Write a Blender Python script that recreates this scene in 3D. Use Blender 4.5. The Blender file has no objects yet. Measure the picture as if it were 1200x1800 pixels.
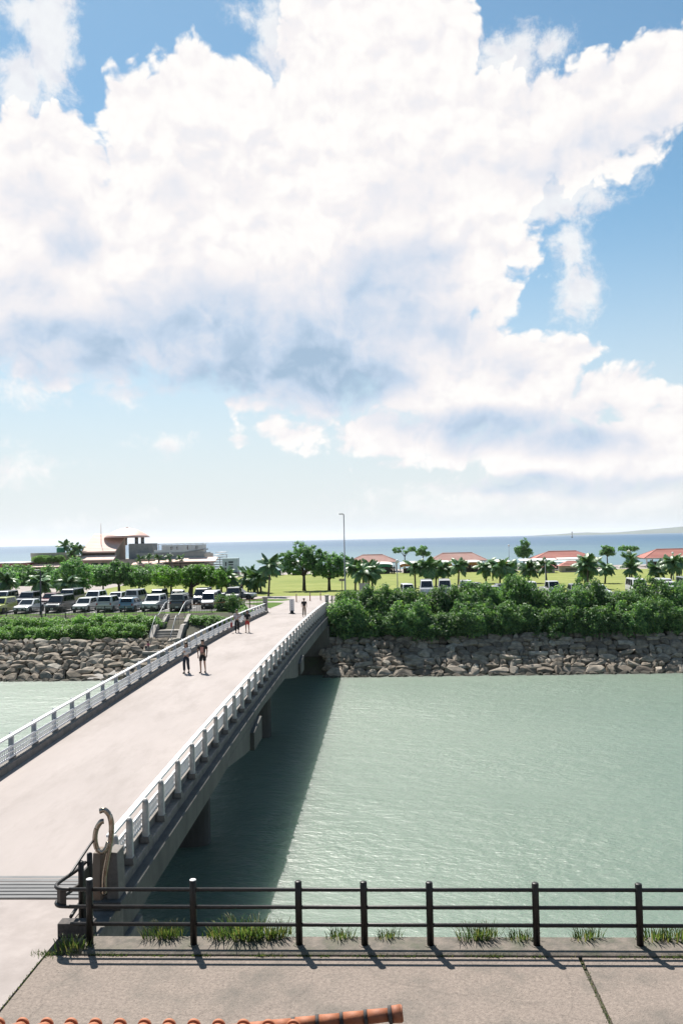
import bpy, bmesh, math, random
from mathutils import Vector, Matrix, Euler
R = math.radians
scene = bpy.context.scene
C = scene.collection
rng = random.Random(7)

# ------------------------------------------------------------------ camera
YAW, PITCH, ROLL = R(2.86), math.atan(48 / 1500), R(1.19)
CAM = Vector((0, 0, 7.3))
cd = bpy.data.cameras.new('camera')
cd.sensor_fit = 'VERTICAL'; cd.sensor_height = 36; cd.sensor_width = 24; cd.lens = 30
cd.clip_start = 0.1; cd.clip_end = 80000
cam = bpy.data.objects.new('camera', cd); C.objects.link(cam)
cam.matrix_world = (Matrix.Translation(CAM) @ Matrix.Rotation(YAW, 4, 'Z') @
                    Matrix.Rotation(math.pi / 2 + PITCH, 4, 'X') @ Matrix.Rotation(-ROLL, 4, 'Z'))
scene.camera = cam

# ------------------------------------------------------------------ light
SUN_EL, SUN_AZ = R(56.5), R(-24.5)         # azimuth from +Y, negative towards -X
sd = Vector((math.sin(SUN_AZ) * math.cos(SUN_EL), math.cos(SUN_AZ) * math.cos(SUN_EL), math.sin(SUN_EL)))
sl = bpy.data.lights.new('sun', 'SUN'); sl.energy = 5.0; sl.angle = R(0.53); sl.color = (1.0, 0.955, 0.89)
sun = bpy.data.objects.new('sun', sl); C.objects.link(sun)
sun.location = sd * 200
sun.rotation_euler = sd.to_track_quat('Z', 'Y').to_euler()

scene.view_settings.view_transform = 'Standard'; scene.view_settings.look = 'None'
scene.view_settings.gamma = 1.0; scene.view_settings.exposure = 1.0
scene.view_settings.use_curve_mapping = False
scene.render.engine = 'CYCLES'
scene.cycles.max_bounces = 6; scene.cycles.transparent_max_bounces = 12
scene.cycles.use_denoising = True
try: scene.cycles.denoiser = 'OPENIMAGEDENOISE'
except Exception: pass
scene.cycles.caustics_reflective = False; scene.cycles.caustics_refractive = False

# ------------------------------------------------------------------ sky: clear air plus cumulus, laid out in compass degrees
MAIN = [(-21.6,22.8,4.7,4.3),(-24.5,18.7,8.3,7.5),(-12.1,25.1,6.6,5.5),(-16.2,24.6,2.7,4.4),(-9.3,22.6,7.6,7.1),(-0.7,28.4,6.6,10.1),(2.5,30.9,5.2,6.4),(5.3,24.3,8.7,5.3),(12.8,24.8,7.2,3.7),(18.5,26.7,4.7,2.9),(15.3,26.3,4.5,2.8),(-14.0,17.4,15.3,6.9),(-1.7,19.2,12.5,8.0),(6.4,20.9,4.9,3.7),(-19.8,14.0,10.5,3.7),(-7.2,12.5,11.3,3.5),(8.1,15.7,1.9,1.7),(2.7,11.9,7.6,4.4),(10.9,10.7,3.6,3.3),(7.6,9.4,7.8,4.4),(14.1,9.0,2.3,2.5),(17.0,8.3,2.1,2.5),(18.8,5.9,3.6,3.2),(1.8,6.9,10.0,2.0),(12.5,5.1,10.0,2.5),(-4.6,6.9,5.2,1.1),(13.0,3.6,8.5,1.5),(-4.5,10.6,8.0,3.0),(8.0,5.6,9.5,1.8),(17.0,4.6,6.5,2.4),(-20.0,12.6,9.0,2.8)]
SOFT = [(-21.5,29.7,2.1,3.7),(-23.1,27.5,1.7,2.3),(-23.1,30.7,1.7,1.1),(-6.9,30.8,1.4,3.2),(-8.8,31.8,1.2,0.5),(8.9,28.9,2.8,1.8),(11.5,29.2,2.2,0.9),(11.2,21.1,5.1,1.8),(15.9,21.7,1.6,0.4),(12.6,18.0,1.5,1.9),(12.8,15.5,1.6,2.1),(-17.3,9.5,1.4,1.0),(-18.8,9.7,0.6,0.4),(-14.4,6.4,2.0,0.7),(-23.7,4.8,2.6,0.9),(-23.6,5.5,2.0,0.2),(-24.3,6.5,0.8,0.2),(8.5,2.6,10.0,1.3),(5.5,2.0,7.0,0.9),(16.3,2.1,6.5,1.2),(-20.6,1.0,4.8,0.5),(-16.6,1.3,1.4,0.5),(-23.3,9.6,2.4,0.8)]
DARK = [(-4.4,11.0,7.4,3.1,0.85),(-3.0,10.2,4.0,1.5,0.5),(-20.5,12.6,6.6,2.2,0.65),(1.3,17.7,4.4,2.6,0.5),(-10.6,13.6,9.5,4.0,0.6),(7.8,6.8,5.8,1.4,0.5),(12.8,5.7,4.2,1.2,0.5),(-20.1,18.6,2.4,1.6,0.4),(3.8,7.7,5.7,1.1,0.4),(8.5,3.4,3.2,0.8,0.6),(14.6,3.0,5.6,0.8,0.45),(-23.2,15.8,3.6,2.2,0.3),(5.0,13.2,3.6,2.4,0.3),(-1.0,14.6,6.5,3.2,0.4),(10.2,23.2,5.5,1.6,0.18),(-22.5,21.3,2.4,2.1,0.2),(15.6,24.4,4.2,1.5,0.2),(-14.0,10.8,8.0,1.8,0.45),(-24.0,11.4,5.0,1.6,0.35),(-9.0,22.5,2.2,1.4,0.16),(-13.5,22.0,1.8,1.6,0.16),(2.0,22.5,3.5,1.8,0.14),(9.0,11.0,3.0,1.6,0.16),(14.5,7.6,2.6,1.2,0.18)]

world = bpy.data.worlds.new('World'); scene.world = world; world.use_nodes = True
world.cycles.sampling_method = 'MANUAL'; world.cycles.sample_map_resolution = 256
WT = world.node_tree; WT.nodes.clear()
SKY_STRENGTH = 0.062
def wn(t, **kw):
    n = WT.nodes.new(t)
    for k, v in kw.items(): setattr(n, k, v)
    return n
def plug(x, sock):
    if isinstance(x, (int, float)): sock.default_value = x
    elif isinstance(x, (tuple, list)): sock.default_value = x
    else: WT.links.new(x, sock)
def mth(op, a, b=None, c=None):
    n = wn('ShaderNodeMath', operation=op); plug(a, n.inputs[0])
    if b is not None: plug(b, n.inputs[1])
    if c is not None: plug(c, n.inputs[2])
    return n.outputs[0]
def vec(op, a, b=None, s=None):
    n = wn('ShaderNodeVectorMath', operation=op); plug(a, n.inputs[0])
    if b is not None: plug(b, n.inputs[1])
    if s is not None: plug(s, n.inputs[3])
    return n.outputs['Value'] if op in ('LENGTH', 'DOT_PRODUCT') else n.outputs[0]
def comb(x, y, z=0.0):
    n = wn('ShaderNodeCombineXYZ'); plug(x, n.inputs[0]); plug(y, n.inputs[1]); plug(z, n.inputs[2]); return n.outputs[0]
def smooth(x, lo, hi, a=0.0, b=1.0):
    n = wn('ShaderNodeMapRange', interpolation_type='SMOOTHSTEP'); plug(x, n.inputs[0])
    for i, v in enumerate((lo, hi, a, b)): plug(v, n.inputs[i + 1])
    return n.outputs[0]
def noise(v, scale, detail=6, rough=0.55, dist=0.0, dims='2D', color=False):
    n = wn('ShaderNodeTexNoise', noise_dimensions=dims); plug(v, n.inputs['Vector'])
    n.inputs['Scale'].default_value = scale; n.inputs['Detail'].default_value = detail
    n.inputs['Roughness'].default_value = rough; n.inputs['Distortion'].default_value = dist
    return n.outputs['Color'] if color else n.outputs['Fac']
def billow(v, scale, detail=3, rough=0.5):
    n = wn('ShaderNodeTexVoronoi', feature='SMOOTH_F1', voronoi_dimensions='2D'); plug(v, n.inputs['Vector'])
    n.inputs['Scale'].default_value = scale; n.inputs['Detail'].default_value = detail
    n.inputs['Roughness'].default_value = rough; n.inputs['Smoothness'].default_value = 0.35
    return n.outputs['Distance']
def mixc(f, a, b):
    n = wn('ShaderNodeMix', data_type='RGBA'); plug(f, n.inputs[0]); plug(a, n.inputs[6]); plug(b, n.inputs[7]); return n.outputs[2]

sky = wn('ShaderNodeTexSky'); sky.sky_type = 'NISHITA'; sky.sun_disc = False
sky.sun_elevation = SUN_EL; sky.sun_rotation = SUN_AZ; sky.altitude = 10
sky.air_density = 1.0; sky.dust_density = 0.3; sky.ozone_density = 1.5
tc = wn('ShaderNodeTexCoord'); D = tc.outputs['Generated']
sep = wn('ShaderNodeSeparateXYZ'); plug(D, sep.inputs[0])
az = mth('MULTIPLY', mth('ARCTAN2', sep.outputs[0], sep.outputs[1]), 57.29578)
el = mth('MULTIPLY', mth('ARCSINE', sep.outputs[2]), 57.29578)
P0 = comb(az, el)
wv = vec('SUBTRACT', noise(P0, 0.16, 4, 0.5, color=True), (0.5, 0.5, 0.5))
P1 = vec('ADD', P0, vec('MULTIPLY', wv, (2.6, 2.0, 0.0)))
Pb = vec('MULTIPLY', P1, (0.85, 1.0, 1.0))          # billows slightly wider than tall
s1 = wn('ShaderNodeSeparateXYZ'); plug(P1, s1.inputs[0]); ax, ey = s1.outputs[0], s1.outputs[1]
def field(blobs, x, y):
    tot = None
    for b in blobs:
        dx = mth('MULTIPLY', mth('SUBTRACT', x, b[0]), 1 / b[2])
        dy = mth('MULTIPLY', mth('SUBTRACT', y, b[1]), 1 / b[3])
        r = mth('SQRT', mth('MULTIPLY_ADD', dx, dx, mth('MULTIPLY', dy, dy)))
        g = mth('MULTIPLY', mth('SUBTRACT', 1.0, r), min(b[2], b[3]))
        tot = g if tot is None else mth('MAXIMUM', tot, g)
    return tot
# cumulus
bil = billow(Pb, 0.42, 2, 0.5); bil2 = billow(vec('ADD', Pb, (3.7, 1.9, 0.0)), 1.35, 2, 0.55)                      # ~0 at lobe centres, larger between lobes
fbm = noise(Pb, 0.55, 7, 0.6)
F = field(MAIN, ax, ey)
dens = mth('ADD', F, mth('MULTIPLY_ADD', bil, -1.5, mth('MULTIPLY_ADD', mth('SUBTRACT', bil2, 0.4), -0.5, mth('MULTIPLY', mth('SUBTRACT', fbm, 0.5), 0.8))))
dens = mth('ADD', dens, 1.15)
# unseen sky beyond the view: cumulus kept sparse to weaken ambient light and deepen shadows
vd = vec('MULTIPLY', D, (1.0, 1.0, 1.7))
cov = mth('MULTIPLY', mth('SUBTRACT', noise(vd, 2.6, 6, 0.58, 0.0, '3D'), 0.615), 46.0)
offx = smooth(mth('ABSOLUTE', mth('ADD', az, 2.8)), 25.5, 31.0)
offy = smooth(el, 33.5, 39.0)
off = mth('MAXIMUM', offx, offy)
near = smooth(el, 3.0, 12.0, -14.0, 0.0)
dens = mth('MAXIMUM', mth('SUBTRACT', dens, mth('MULTIPLY', off, 5.0)), mth('SUBTRACT', mth('ADD', cov, near), mth('MULTIPLY', mth('SUBTRACT', 1.0, off), 60.0)))
# thin cloud
F2 = field(SOFT, ax, ey)
wisp = noise(vec('MULTIPLY', P1, (0.8, 1.0, 1.0)), 0.9, 8, 0.68)
a_soft = mth('MULTIPLY', smooth(mth('ADD', F2, mth('MULTIPLY', mth('SUBTRACT', wisp, 0.52), 2.6)), -0.4, 1.0), 0.82)
# shading: shaded bases and soft self-shadow between lobes
sh = None
for b in DARK:
    dx = mth('MULTIPLY', mth('SUBTRACT', ax, b[0]), 1 / b[2]); dy = mth('MULTIPLY', mth('SUBTRACT', ey, b[1]), 1 / b[3])
    r = mth('SQRT', mth('MULTIPLY_ADD', dx, dx, mth('MULTIPLY', dy, dy)))
    g = smooth(r, 1.25, 0.15, 0.0, b[4])
    sh = g if sh is None else mth('SUBTRACT', mth('ADD', sh, g), mth('MULTIPLY', sh, g))
lit = noise(vec('ADD', Pb, (-0.35, 0.75, 0.0)), 0.36, 3.5, 0.5)
grad = mth('SUBTRACT', lit, noise(Pb, 0.36, 3.5, 0.5))                      # >0 where more cloud lies towards the sun
soft_n = noise(Pb, 0.28, 5, 0.55)
sh = mth('MULTIPLY', sh, mth('MULTIPLY', smooth(soft_n, 0.25, 0.65, 0.65, 1.15), smooth(fbm, 0.3, 0.7, 0.82, 1.12)))
self_sh = mth('ADD', mth('MULTIPLY', grad, 1.6), mth('MULTIPLY', mth('SUBTRACT', bil, 0.45), 0.3))
sh = mth('ADD', sh, mth('MULTIPLY', mth('ADD', smooth(self_sh, -0.05, 0.5), mth('MULTIPLY', mth('SUBTRACT', bil2, 0.4), 0.35)), 0.17))
sh = mth('ADD', sh, mth('MULTIPLY', off, smooth(cov, 2.0, 14.0, 0.0, 0.35)))
a_main = smooth(dens, mth('MULTIPLY', sh, -0.6), mth('MULTIPLY_ADD', sh, 1.5, 0.6))
alpha = mth('MAXIMUM', a_main, a_soft)
K = 1.0 / SKY_STRENGTH
def kc(r, g, b, m=1.0): return (r * K * m, g * K * m, b * K * m, 1)
ramp = wn('ShaderNodeValToRGB'); plug(sh, ramp.inputs[0])
cr = ramp.color_ramp; cr.elements[0].position = 0.0; cr.elements[0].color = (0.79, 0.775, 0.755, 1)
cr.elements[1].position = 1.0; cr.elements[1].color = (0.285, 0.395, 0.52, 1)
for p, col in ((0.12, (0.72, 0.695, 0.70, 1)), (0.35, (0.575, 0.60, 0.665, 1)), (0.65, (0.42, 0.51, 0.63, 1))):
    e_ = cr.elements.new(p); e_.color = col
cloud = vec('SCALE', ramp.outputs[0], s=K * 0.65)
skyc = mixc(smooth(el, 22.0, -0.5, 0.0, 0.94), vec('MULTIPLY', sky.outputs[0], (0.80, 1.03, 0.985)), kc(0.385, 0.397, 0.412))
# low cloud melts into the bright air over the sea
alpha = mth('MULTIPLY', alpha, smooth(el, -0.2, 4.5, 0.35, 1.0))
bg = wn('ShaderNodeBackground'); plug(mixc(alpha, skyc, cloud), bg.inputs[0]); bg.inputs[1].default_value = SKY_STRENGTH
wo = wn('ShaderNodeOutputWorld'); plug(bg.outputs[0], wo.inputs[0])

# ------------------------------------------------------------------ helpers
class MB:
    """collects simple shapes into one mesh"""
    def __init__(s): s.v = []; s.f = []
    def add(s, vs, fs):
        o = len(s.v); s.v += [tuple(p) for p in vs]; s.f += [tuple(i + o for i in f) for f in fs]; return s
    def box(s, c, d, rz=0.0, rx=0.0, taper=1.0):
        M = Matrix.Translation(Vector(c)) @ Euler((rx, 0, rz)).to_matrix().to_4x4()
        x, y, z = d[0] / 2, d[1] / 2, d[2] / 2
        vs = [M @ Vector((sx * x * (taper if sz > 0 else 1), sy * y * (taper if sz > 0 else 1), sz * z)) for sz in (-1, 1) for sy in (-1, 1) for sx in (-1, 1)]
        return s.add(vs, [(0, 2, 3, 1), (4, 5, 7, 6), (0, 1, 5, 4), (2, 6, 7, 3), (0, 4, 6, 2), (1, 3, 7, 5)])
    def ring_strip(s, rings, closed_ring=True, cap=True):
        n = len(rings[0]); vs = [p for r in rings for p in r]; fs = []
        for i in range(len(rings) - 1):
            for j in range(n if closed_ring else n - 1):
                k = (j + 1) % n
                fs.append((i * n + j, i * n + k, (i + 1) * n + k, (i + 1) * n + j))
        if cap and closed_ring:
            fs.append(tuple(reversed(range(n)))); fs.append(tuple((len(rings) - 1) * n + j for j in range(n)))
        return s.add(vs, fs)
    def tube(s, path, r, n=8, cap=True):
        path = [Vector(p) for p in path]; rr = r if isinstance(r, (list, tuple)) else [r] * len(path)
        rings = []; up = None
        for i, p in enumerate(path):
            t = (path[min(i + 1, len(path) - 1)] - path[max(i - 1, 0)]).normalized()
            a = Vector((0, 0, 1)) if abs(t.z) < 0.9 else Vector((0, 1, 0))
            u = t.cross(a).normalized()
            if up is not None and u.dot(up) < 0: u = -u
            w = u.cross(t).normalized(); up = u
            rings.append([p + (u * math.cos(q) + w * math.sin(q)) * rr[i] for q in [2 * math.pi * k / n for k in range(n)]])
        return s.ring_strip(rings, True, cap)
    def lathe(s, prof, c=(0, 0, 0), n=16, axis='Z'):
        rings = []
        for r, z in prof:
            ring = []
            for k in range(n):
                q = 2 * math.pi * k / n; x, y = r * math.cos(q), r * math.sin(q)
                p = (x, y, z) if axis == 'Z' else ((x, z, y) if axis == 'Y' else (z, x, y))
                ring.append(Vector(p) + Vector(c))
            rings.append(ring)
        return s.ring_strip(rings)
    def prism(s, poly, a, b, axis='X'):
        """poly in the plane across the axis: (y,z) for X, (x,z) for Y, (x,y) for Z"""
        def P(p, t): return {'X': (t, p[0], p[1]), 'Y': (p[0], t, p[1]), 'Z': (p[0], p[1], t)}[axis]
        n = len(poly); vs = [P(p, a) for p in poly] + [P(p, b) for p in poly]
        fs = [(i, (i + 1) % n, n + (i + 1) % n, n + i) for i in range(n)] + [tuple(reversed(range(n))), tuple(range(n, 2 * n))]
        return s.add(vs, fs)
    def quad(s, a, b, c, d): return s.add([a, b, c, d], [(0, 1, 2, 3)])
    def mesh(s, name, smooth=False, fix=True):
        me = bpy.data.meshes.new(name); me.from_pydata(s.v, [], s.f); me.validate()
        if fix:
            bm = bmesh.new(); bm.from_mesh(me); bmesh.ops.recalc_face_normals(bm, faces=bm.faces); bm.to_mesh(me); bm.free()
        if smooth: me.polygons.foreach_set('use_smooth', [True] * len(me.polygons))
        me.update(); return me
    def build(s, name, mat, parent=None, smooth=False, bevel=0.0, loc=None, fix=True):
        return ob(name, s.mesh(name, smooth, fix), mat, parent, loc, bevel=bevel)

def ob(name, me, mat=None, parent=None, loc=None, rot=None, scale=None, bevel=0.0):
    o = bpy.data.objects.new(name, me); C.objects.link(o)
    if mat is not None and me is not None:
        if not me.materials: me.materials.append(mat)
        elif me.materials[0] is not mat:
            o.material_slots[0].link = 'OBJECT'; o.material_slots[0].material = mat
    if parent is not None: o.parent = parent
    if loc is not None: o.location = loc
    if rot is not None: o.rotation_euler = rot if isinstance(rot, (tuple, list, Euler)) else (0, 0, rot)
    if scale is not None: o.scale = scale if isinstance(scale, (tuple, list)) else (scale,) * 3
    if bevel:
        m = o.modifiers.new('edge', 'BEVEL'); m.width = bevel; m.segments = 2; m.limit_method = 'ANGLE'
    return o
def empty(name, loc=(0, 0, 0), rz=0.0, scale=None):
    o = bpy.data.objects.new(name, None); C.objects.link(o); o.location = loc; o.rotation_euler = (0, 0, rz)
    o.empty_display_size = 0.2
    if scale is not None: o.scale = scale if isinstance(scale, (tuple, list)) else (scale,) * 3
    return o
def tag(o, label=None, cat=None, group=None, kind=None):
    if label: o['label'] = label
    if cat: o['category'] = cat
    if group: o['group'] = group
    if kind: o['kind'] = kind
    return o
KIDS = {}
def kids(o): return [c for c in C.objects if c.parent is o]
def copy_tree(o, parent=None, children=None):
    c = o.copy(); C.objects.link(c)
    if parent is not None: c.parent = parent
    for ch in (children or {}).get(o.as_pointer(), []): copy_tree(ch, c, children)
    return c
def tree_of(o):
    """child lists of one thing, so that copying stays fast"""
    m = {}
    for x in C.objects:
        if x.parent is not None: m.setdefault(x.parent.as_pointer(), []).append(x)
    return m

# ------------------------------------------------------------------ materials
def new_mat(name):
    m = bpy.data.materials.new(name); m.use_nodes = True; nt = m.node_tree
    return m, nt, nt.nodes['Principled BSDF']
def lk(nt, a, b): nt.links.new(a, b)
def nd(nt, t, **kw):
    n = nt.nodes.new(t)
    for k, v in kw.items(): setattr(n, k, v)
    return n
def expo(c):
    if c is None: return None
    k = 0.66 if max(c) < 0.55 else 0.66 + 0.24 * min(1, (max(c) - 0.55) / 0.15)
    return tuple(v * k for v in c)
def pm(name, c1, c2=None, scale=4.0, rough=0.7, bump=0.0, metal=0.0, detail=6, coat=0.0, c3=None, scale3=0.6, spec=0.5, stretch=None, world=False, bscale=None, lo=0.35, hi=0.65):
    """two-tone noise material with optional large-scale stain colour and fine relief"""
    m, nt, b = new_mat(name)
    c1, c2, c3 = expo(c1), expo(c2), expo(c3)
    b.inputs['Roughness'].default_value = rough; b.inputs['Metallic'].default_value = metal
    b.inputs['Coat Weight'].default_value = coat; b.inputs['Specular IOR Level'].default_value = spec
    b.inputs['Base Color'].default_value = (*c1, 1)
    if c2 is None and not bump: return m
    if world:
        src = nd(nt, 'ShaderNodeNewGeometry').outputs['Position']
    else:
        src = nd(nt, 'ShaderNodeTexCoord').outputs['Object']
    if stretch:
        mp = nd(nt, 'ShaderNodeMapping'); mp.inputs['Scale'].default_value = stretch; lk(nt, src, mp.inputs[0]); src = mp.outputs[0]
    n1 = nd(nt, 'ShaderNodeTexNoise'); n1.inputs['Scale'].default_value = scale; n1.inputs['Detail'].default_value = detail; n1.inputs['Roughness'].default_value = 0.62
    lk(nt, src, n1.inputs['Vector'])
    if c2 is not None:
        rp = nd(nt, 'ShaderNodeValToRGB'); rp.color_ramp.elements[0].position = lo; rp.color_ramp.elements[1].position = hi
        rp.color_ramp.elements[0].color = (*c1, 1); rp.color_ramp.elements[1].color = (*c2, 1)
        lk(nt, n1.outputs['Fac'], rp.inputs[0]); col = rp.outputs[0]
        if c3 is not None:
            n3 = nd(nt, 'ShaderNodeTexNoise'); n3.inputs['Scale'].default_value = scale3; n3.inputs['Detail'].default_value = 8; n3.inputs['Roughness'].default_value = 0.7
            lk(nt, src, n3.inputs['Vector'])
            r3 = nd(nt, 'ShaderNodeValToRGB'); r3.color_ramp.elements[0].position = 0.48; r3.color_ramp.elements[1].position = 0.68
            lk(nt, n3.outputs['Fac'], r3.inputs[0])
            mx = nd(nt, 'ShaderNodeMix', data_type='RGBA'); lk(nt, r3.outputs[0], mx.inputs[0]); lk(nt, col, mx.inputs[6]); mx.inputs[7].default_value = (*c3, 1)
            col = mx.outputs[2]
        lk(nt, col, b.inputs['Base Color'])
    if bump:
        nb = n1
        if bscale:
            nb = nd(nt, 'ShaderNodeTexNoise'); nb.inputs['Scale'].default_value = bscale; nb.inputs['Detail'].default_value = 5
            lk(nt, src, nb.inputs['Vector'])
        bp = nd(nt, 'ShaderNodeBump'); bp.inputs['Strength'].default_value = bump; bp.inputs['Distance'].default_value = 0.02
        lk(nt, nb.outputs['Fac'], bp.inputs['Height']); lk(nt, bp.outputs[0], b.inputs['Normal'])
    return m
def leaf_mat(name, cols, rough=0.5, trans=0.38):
    m, nt, b = new_mat(name); cols = [tuple(v * 0.72 for v in c) for c in cols]
    g = nd(nt, 'ShaderNodeNewGeometry'); oi = nd(nt, 'ShaderNodeObjectInfo')
    rp = nd(nt, 'ShaderNodeValToRGB'); cr = rp.color_ramp
    cr.elements[0].color = (*cols[0], 1); cr.elements[1].color = (*cols[-1], 1)
    for i, c in enumerate(cols[1:-1]):
        e = cr.elements.new((i + 1) / (len(cols) - 1)); e.color = (*c, 1)
    lk(nt, g.outputs['Random Per Island'], rp.inputs[0])
    hs = nd(nt, 'ShaderNodeHueSaturation'); lk(nt, rp.outputs[0], hs.inputs['Color'])
    mr = nd(nt, 'ShaderNodeMapRange'); lk(nt, oi.outputs['Random'], mr.inputs[0]); mr.inputs[3].default_value = 0.75; mr.inputs[4].default_value = 1.25
    lk(nt, mr.outputs[0], hs.inputs['Value'])
    lk(nt, hs.outputs[0], b.inputs['Base Color']); b.inputs['Roughness'].default_value = rough
    b.inputs['Specular IOR Level'].default_value = 0.35
    tr = nd(nt, 'ShaderNodeBsdfTranslucent'); br = nd(nt, 'ShaderNodeVectorMath', operation='MULTIPLY'); lk(nt, hs.outputs[0], br.inputs[0]); br.inputs[1].default_value = (1.5, 1.7, 0.8)
    lk(nt, br.outputs[0], tr.inputs[0])
    mx = nd(nt, 'ShaderNodeMixShader'); mx.inputs[0].default_value = trans
    lk(nt, b.outputs[0], mx.inputs[1]); lk(nt, tr.outputs[0], mx.inputs[2])
    lk(nt, mx.outputs[0], nt.nodes['Material Output'].inputs[0])
    return m
def stone_mat(name, cols, bump=0.6):
    m, nt, b = new_mat(name)
    cols = [expo(c) for c in cols]
    oi = nd(nt, 'ShaderNodeObjectInfo'); tcn = nd(nt, 'ShaderNodeTexCoord')
    rp = nd(nt, 'ShaderNodeValToRGB'); cr = rp.color_ramp; cr.elements[0].color = (*cols[0], 1); cr.elements[1].color = (*cols[-1], 1)
    for i, c in enumerate(cols[1:-1]):
        e = cr.elements.new((i + 1) / (len(cols) - 1)); e.color = (*c, 1)
    lk(nt, oi.outputs['Random'], rp.inputs[0])
    n1 = nd(nt, 'ShaderNodeTexNoise'); n1.inputs['Scale'].default_value = 3.0; n1.inputs['Detail'].default_value = 8; n1.inputs['Roughness'].default_value = 0.7
    lk(nt, tcn.outputs['Object'], n1.inputs['Vector'])
    r2 = nd(nt, 'ShaderNodeMapRange'); lk(nt, n1.outputs['Fac'], r2.inputs[0]); r2.inputs[1].default_value = 0.3; r2.inputs[2].default_value = 0.7; r2.inputs[3].default_value = 0.45; r2.inputs[4].default_value = 1.35
    vs = nd(nt, 'ShaderNodeVectorMath', operation='SCALE'); lk(nt, rp.outputs[0], vs.inputs[0]); lk(nt, r2.outputs[0], vs.inputs[3])
    lk(nt, vs.outputs[0], b.inputs['Base Color']); b.inputs['Roughness'].default_value = 0.9
    bp = nd(nt, 'ShaderNodeBump'); bp.inputs['Strength'].default_value = bump; bp.inputs['Distance'].default_value = 0.08
    lk(nt, n1.outputs['Fac'], bp.inputs['Height']); lk(nt, bp.outputs[0], b.inputs['Normal'])
    return m
def water_mat(name, col, col2, rough, wl, stren, spec=0.5, cscale=0.02, stretch=(1, 1, 1), shallow=None, sss=None):
    m, nt, b = new_mat(name)
    pos = nd(nt, 'ShaderNodeNewGeometry').outputs['Position']
    mp = nd(nt, 'ShaderNodeMapping'); mp.inputs['Scale'].default_value = stretch; mp.inputs['Rotation'].default_value = (0, 0, R(18)); lk(nt, pos, mp.inputs[0])
    nc = nd(nt, 'ShaderNodeTexNoise'); nc.inputs['Scale'].default_value = cscale; nc.inputs['Detail'].default_value = 4; lk(nt, pos, nc.inputs['Vector'])
    rp = nd(nt, 'ShaderNodeValToRGB'); rp.color_ramp.elements[0].position = 0.35; rp.color_ramp.elements[1].position = 0.65
    rp.color_ramp.elements[0].color = (*col, 1); rp.color_ramp.elements[1].color = (*col2, 1)
    lk(nt, nc.outputs['Fac'], rp.inputs[0]); col_o = rp.outputs[0]
    if shallow:           # pale sandy shallows give way to deep water offshore
        sx = nd(nt, 'ShaderNodeSeparateXYZ'); lk(nt, pos, sx.inputs[0]); wob = nd(nt, 'ShaderNodeTexNoise'); wob.inputs['Scale'].default_value = 0.004; wob.inputs['Detail'].default_value = 5; lk(nt, pos, wob.inputs['Vector'])
        lg = nd(nt, 'ShaderNodeMath', operation='LOGARITHM'); lk(nt, sx.outputs[1], lg.inputs[0]); lg.inputs[1].default_value = 10
        ad = nd(nt, 'ShaderNodeMath', operation='MULTIPLY_ADD'); lk(nt, wob.outputs['Fac'], ad.inputs[0]); ad.inputs[1].default_value = 0.5; lk(nt, lg.outputs[0], ad.inputs[2])
        mr = nd(nt, 'ShaderNodeMapRange', interpolation_type='SMOOTHSTEP'); lk(nt, ad.outputs[0], mr.inputs[0]); mr.inputs[1].default_value = 2.85; mr.inputs[2].default_value = 3.6
        mx = nd(nt, 'ShaderNodeMix', data_type='RGBA'); lk(nt, mr.outputs[0], mx.inputs[0]); mx.inputs[6].default_value = (*shallow, 1); lk(nt, col_o, mx.inputs[7]); col_o = mx.outputs[2]
    lk(nt, col_o, b.inputs['Base Color'])
    b.inputs['Roughness'].default_value = rough; b.inputs['IOR'].default_value = 1.33; b.inputs['Specular IOR Level'].default_value = spec
    if sss:               # light spreads through the cloudy water
        b.subsurface_method = 'BURLEY'; b.inputs['Subsurface Weight'].default_value = 1.0; b.inputs['Subsurface Radius'].default_value = sss; b.inputs['Subsurface Scale'].default_value = 1.0
    h = None
    for sc, w in wl:
        n = nd(nt, 'ShaderNodeTexNoise'); n.inputs['Scale'].default_value = sc; n.inputs['Detail'].default_value = 3; n.inputs['Roughness'].default_value = 0.5
        lk(nt, mp.outputs[0], n.inputs['Vector'])
        mu = nd(nt, 'ShaderNodeMath', operation='MULTIPLY'); lk(nt, n.outputs['Fac'], mu.inputs[0]); mu.inputs[1].default_value = w
        if h is None: h = mu.outputs[0]
        else:
            ad = nd(nt, 'ShaderNodeMath', operation='ADD'); lk(nt, h, ad.inputs[0]); lk(nt, mu.outputs[0], ad.inputs[1]); h = ad.outputs[0]
    wp = nd(nt, 'ShaderNodeTexNoise'); wp.inputs['Scale'].default_value = 0.07; wp.inputs['Detail'].default_value = 3; lk(nt, mp.outputs[0], wp.inputs['Vector'])   # wind patches
    wr = nd(nt, 'ShaderNodeMapRange'); lk(nt, wp.outputs['Fac'], wr.inputs[0]); wr.inputs[1].default_value = 0.32; wr.inputs[2].default_value = 0.68; wr.inputs[3].default_value = 0.45; wr.inputs[4].default_value = 1.25
    wm = nd(nt, 'ShaderNodeMath', operation='MULTIPLY'); lk(nt, h, wm.inputs[0]); lk(nt, wr.outputs[0], wm.inputs[1]); h = wm.outputs[0]
    bp = nd(nt, 'ShaderNodeBump'); bp.inputs['Strength'].default_value = stren; bp.inputs['Distance'].default_value = 1.0
    lk(nt, h, bp.inputs['Height']); lk(nt, bp.outputs[0], b.inputs['Normal'])
    return m

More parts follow.
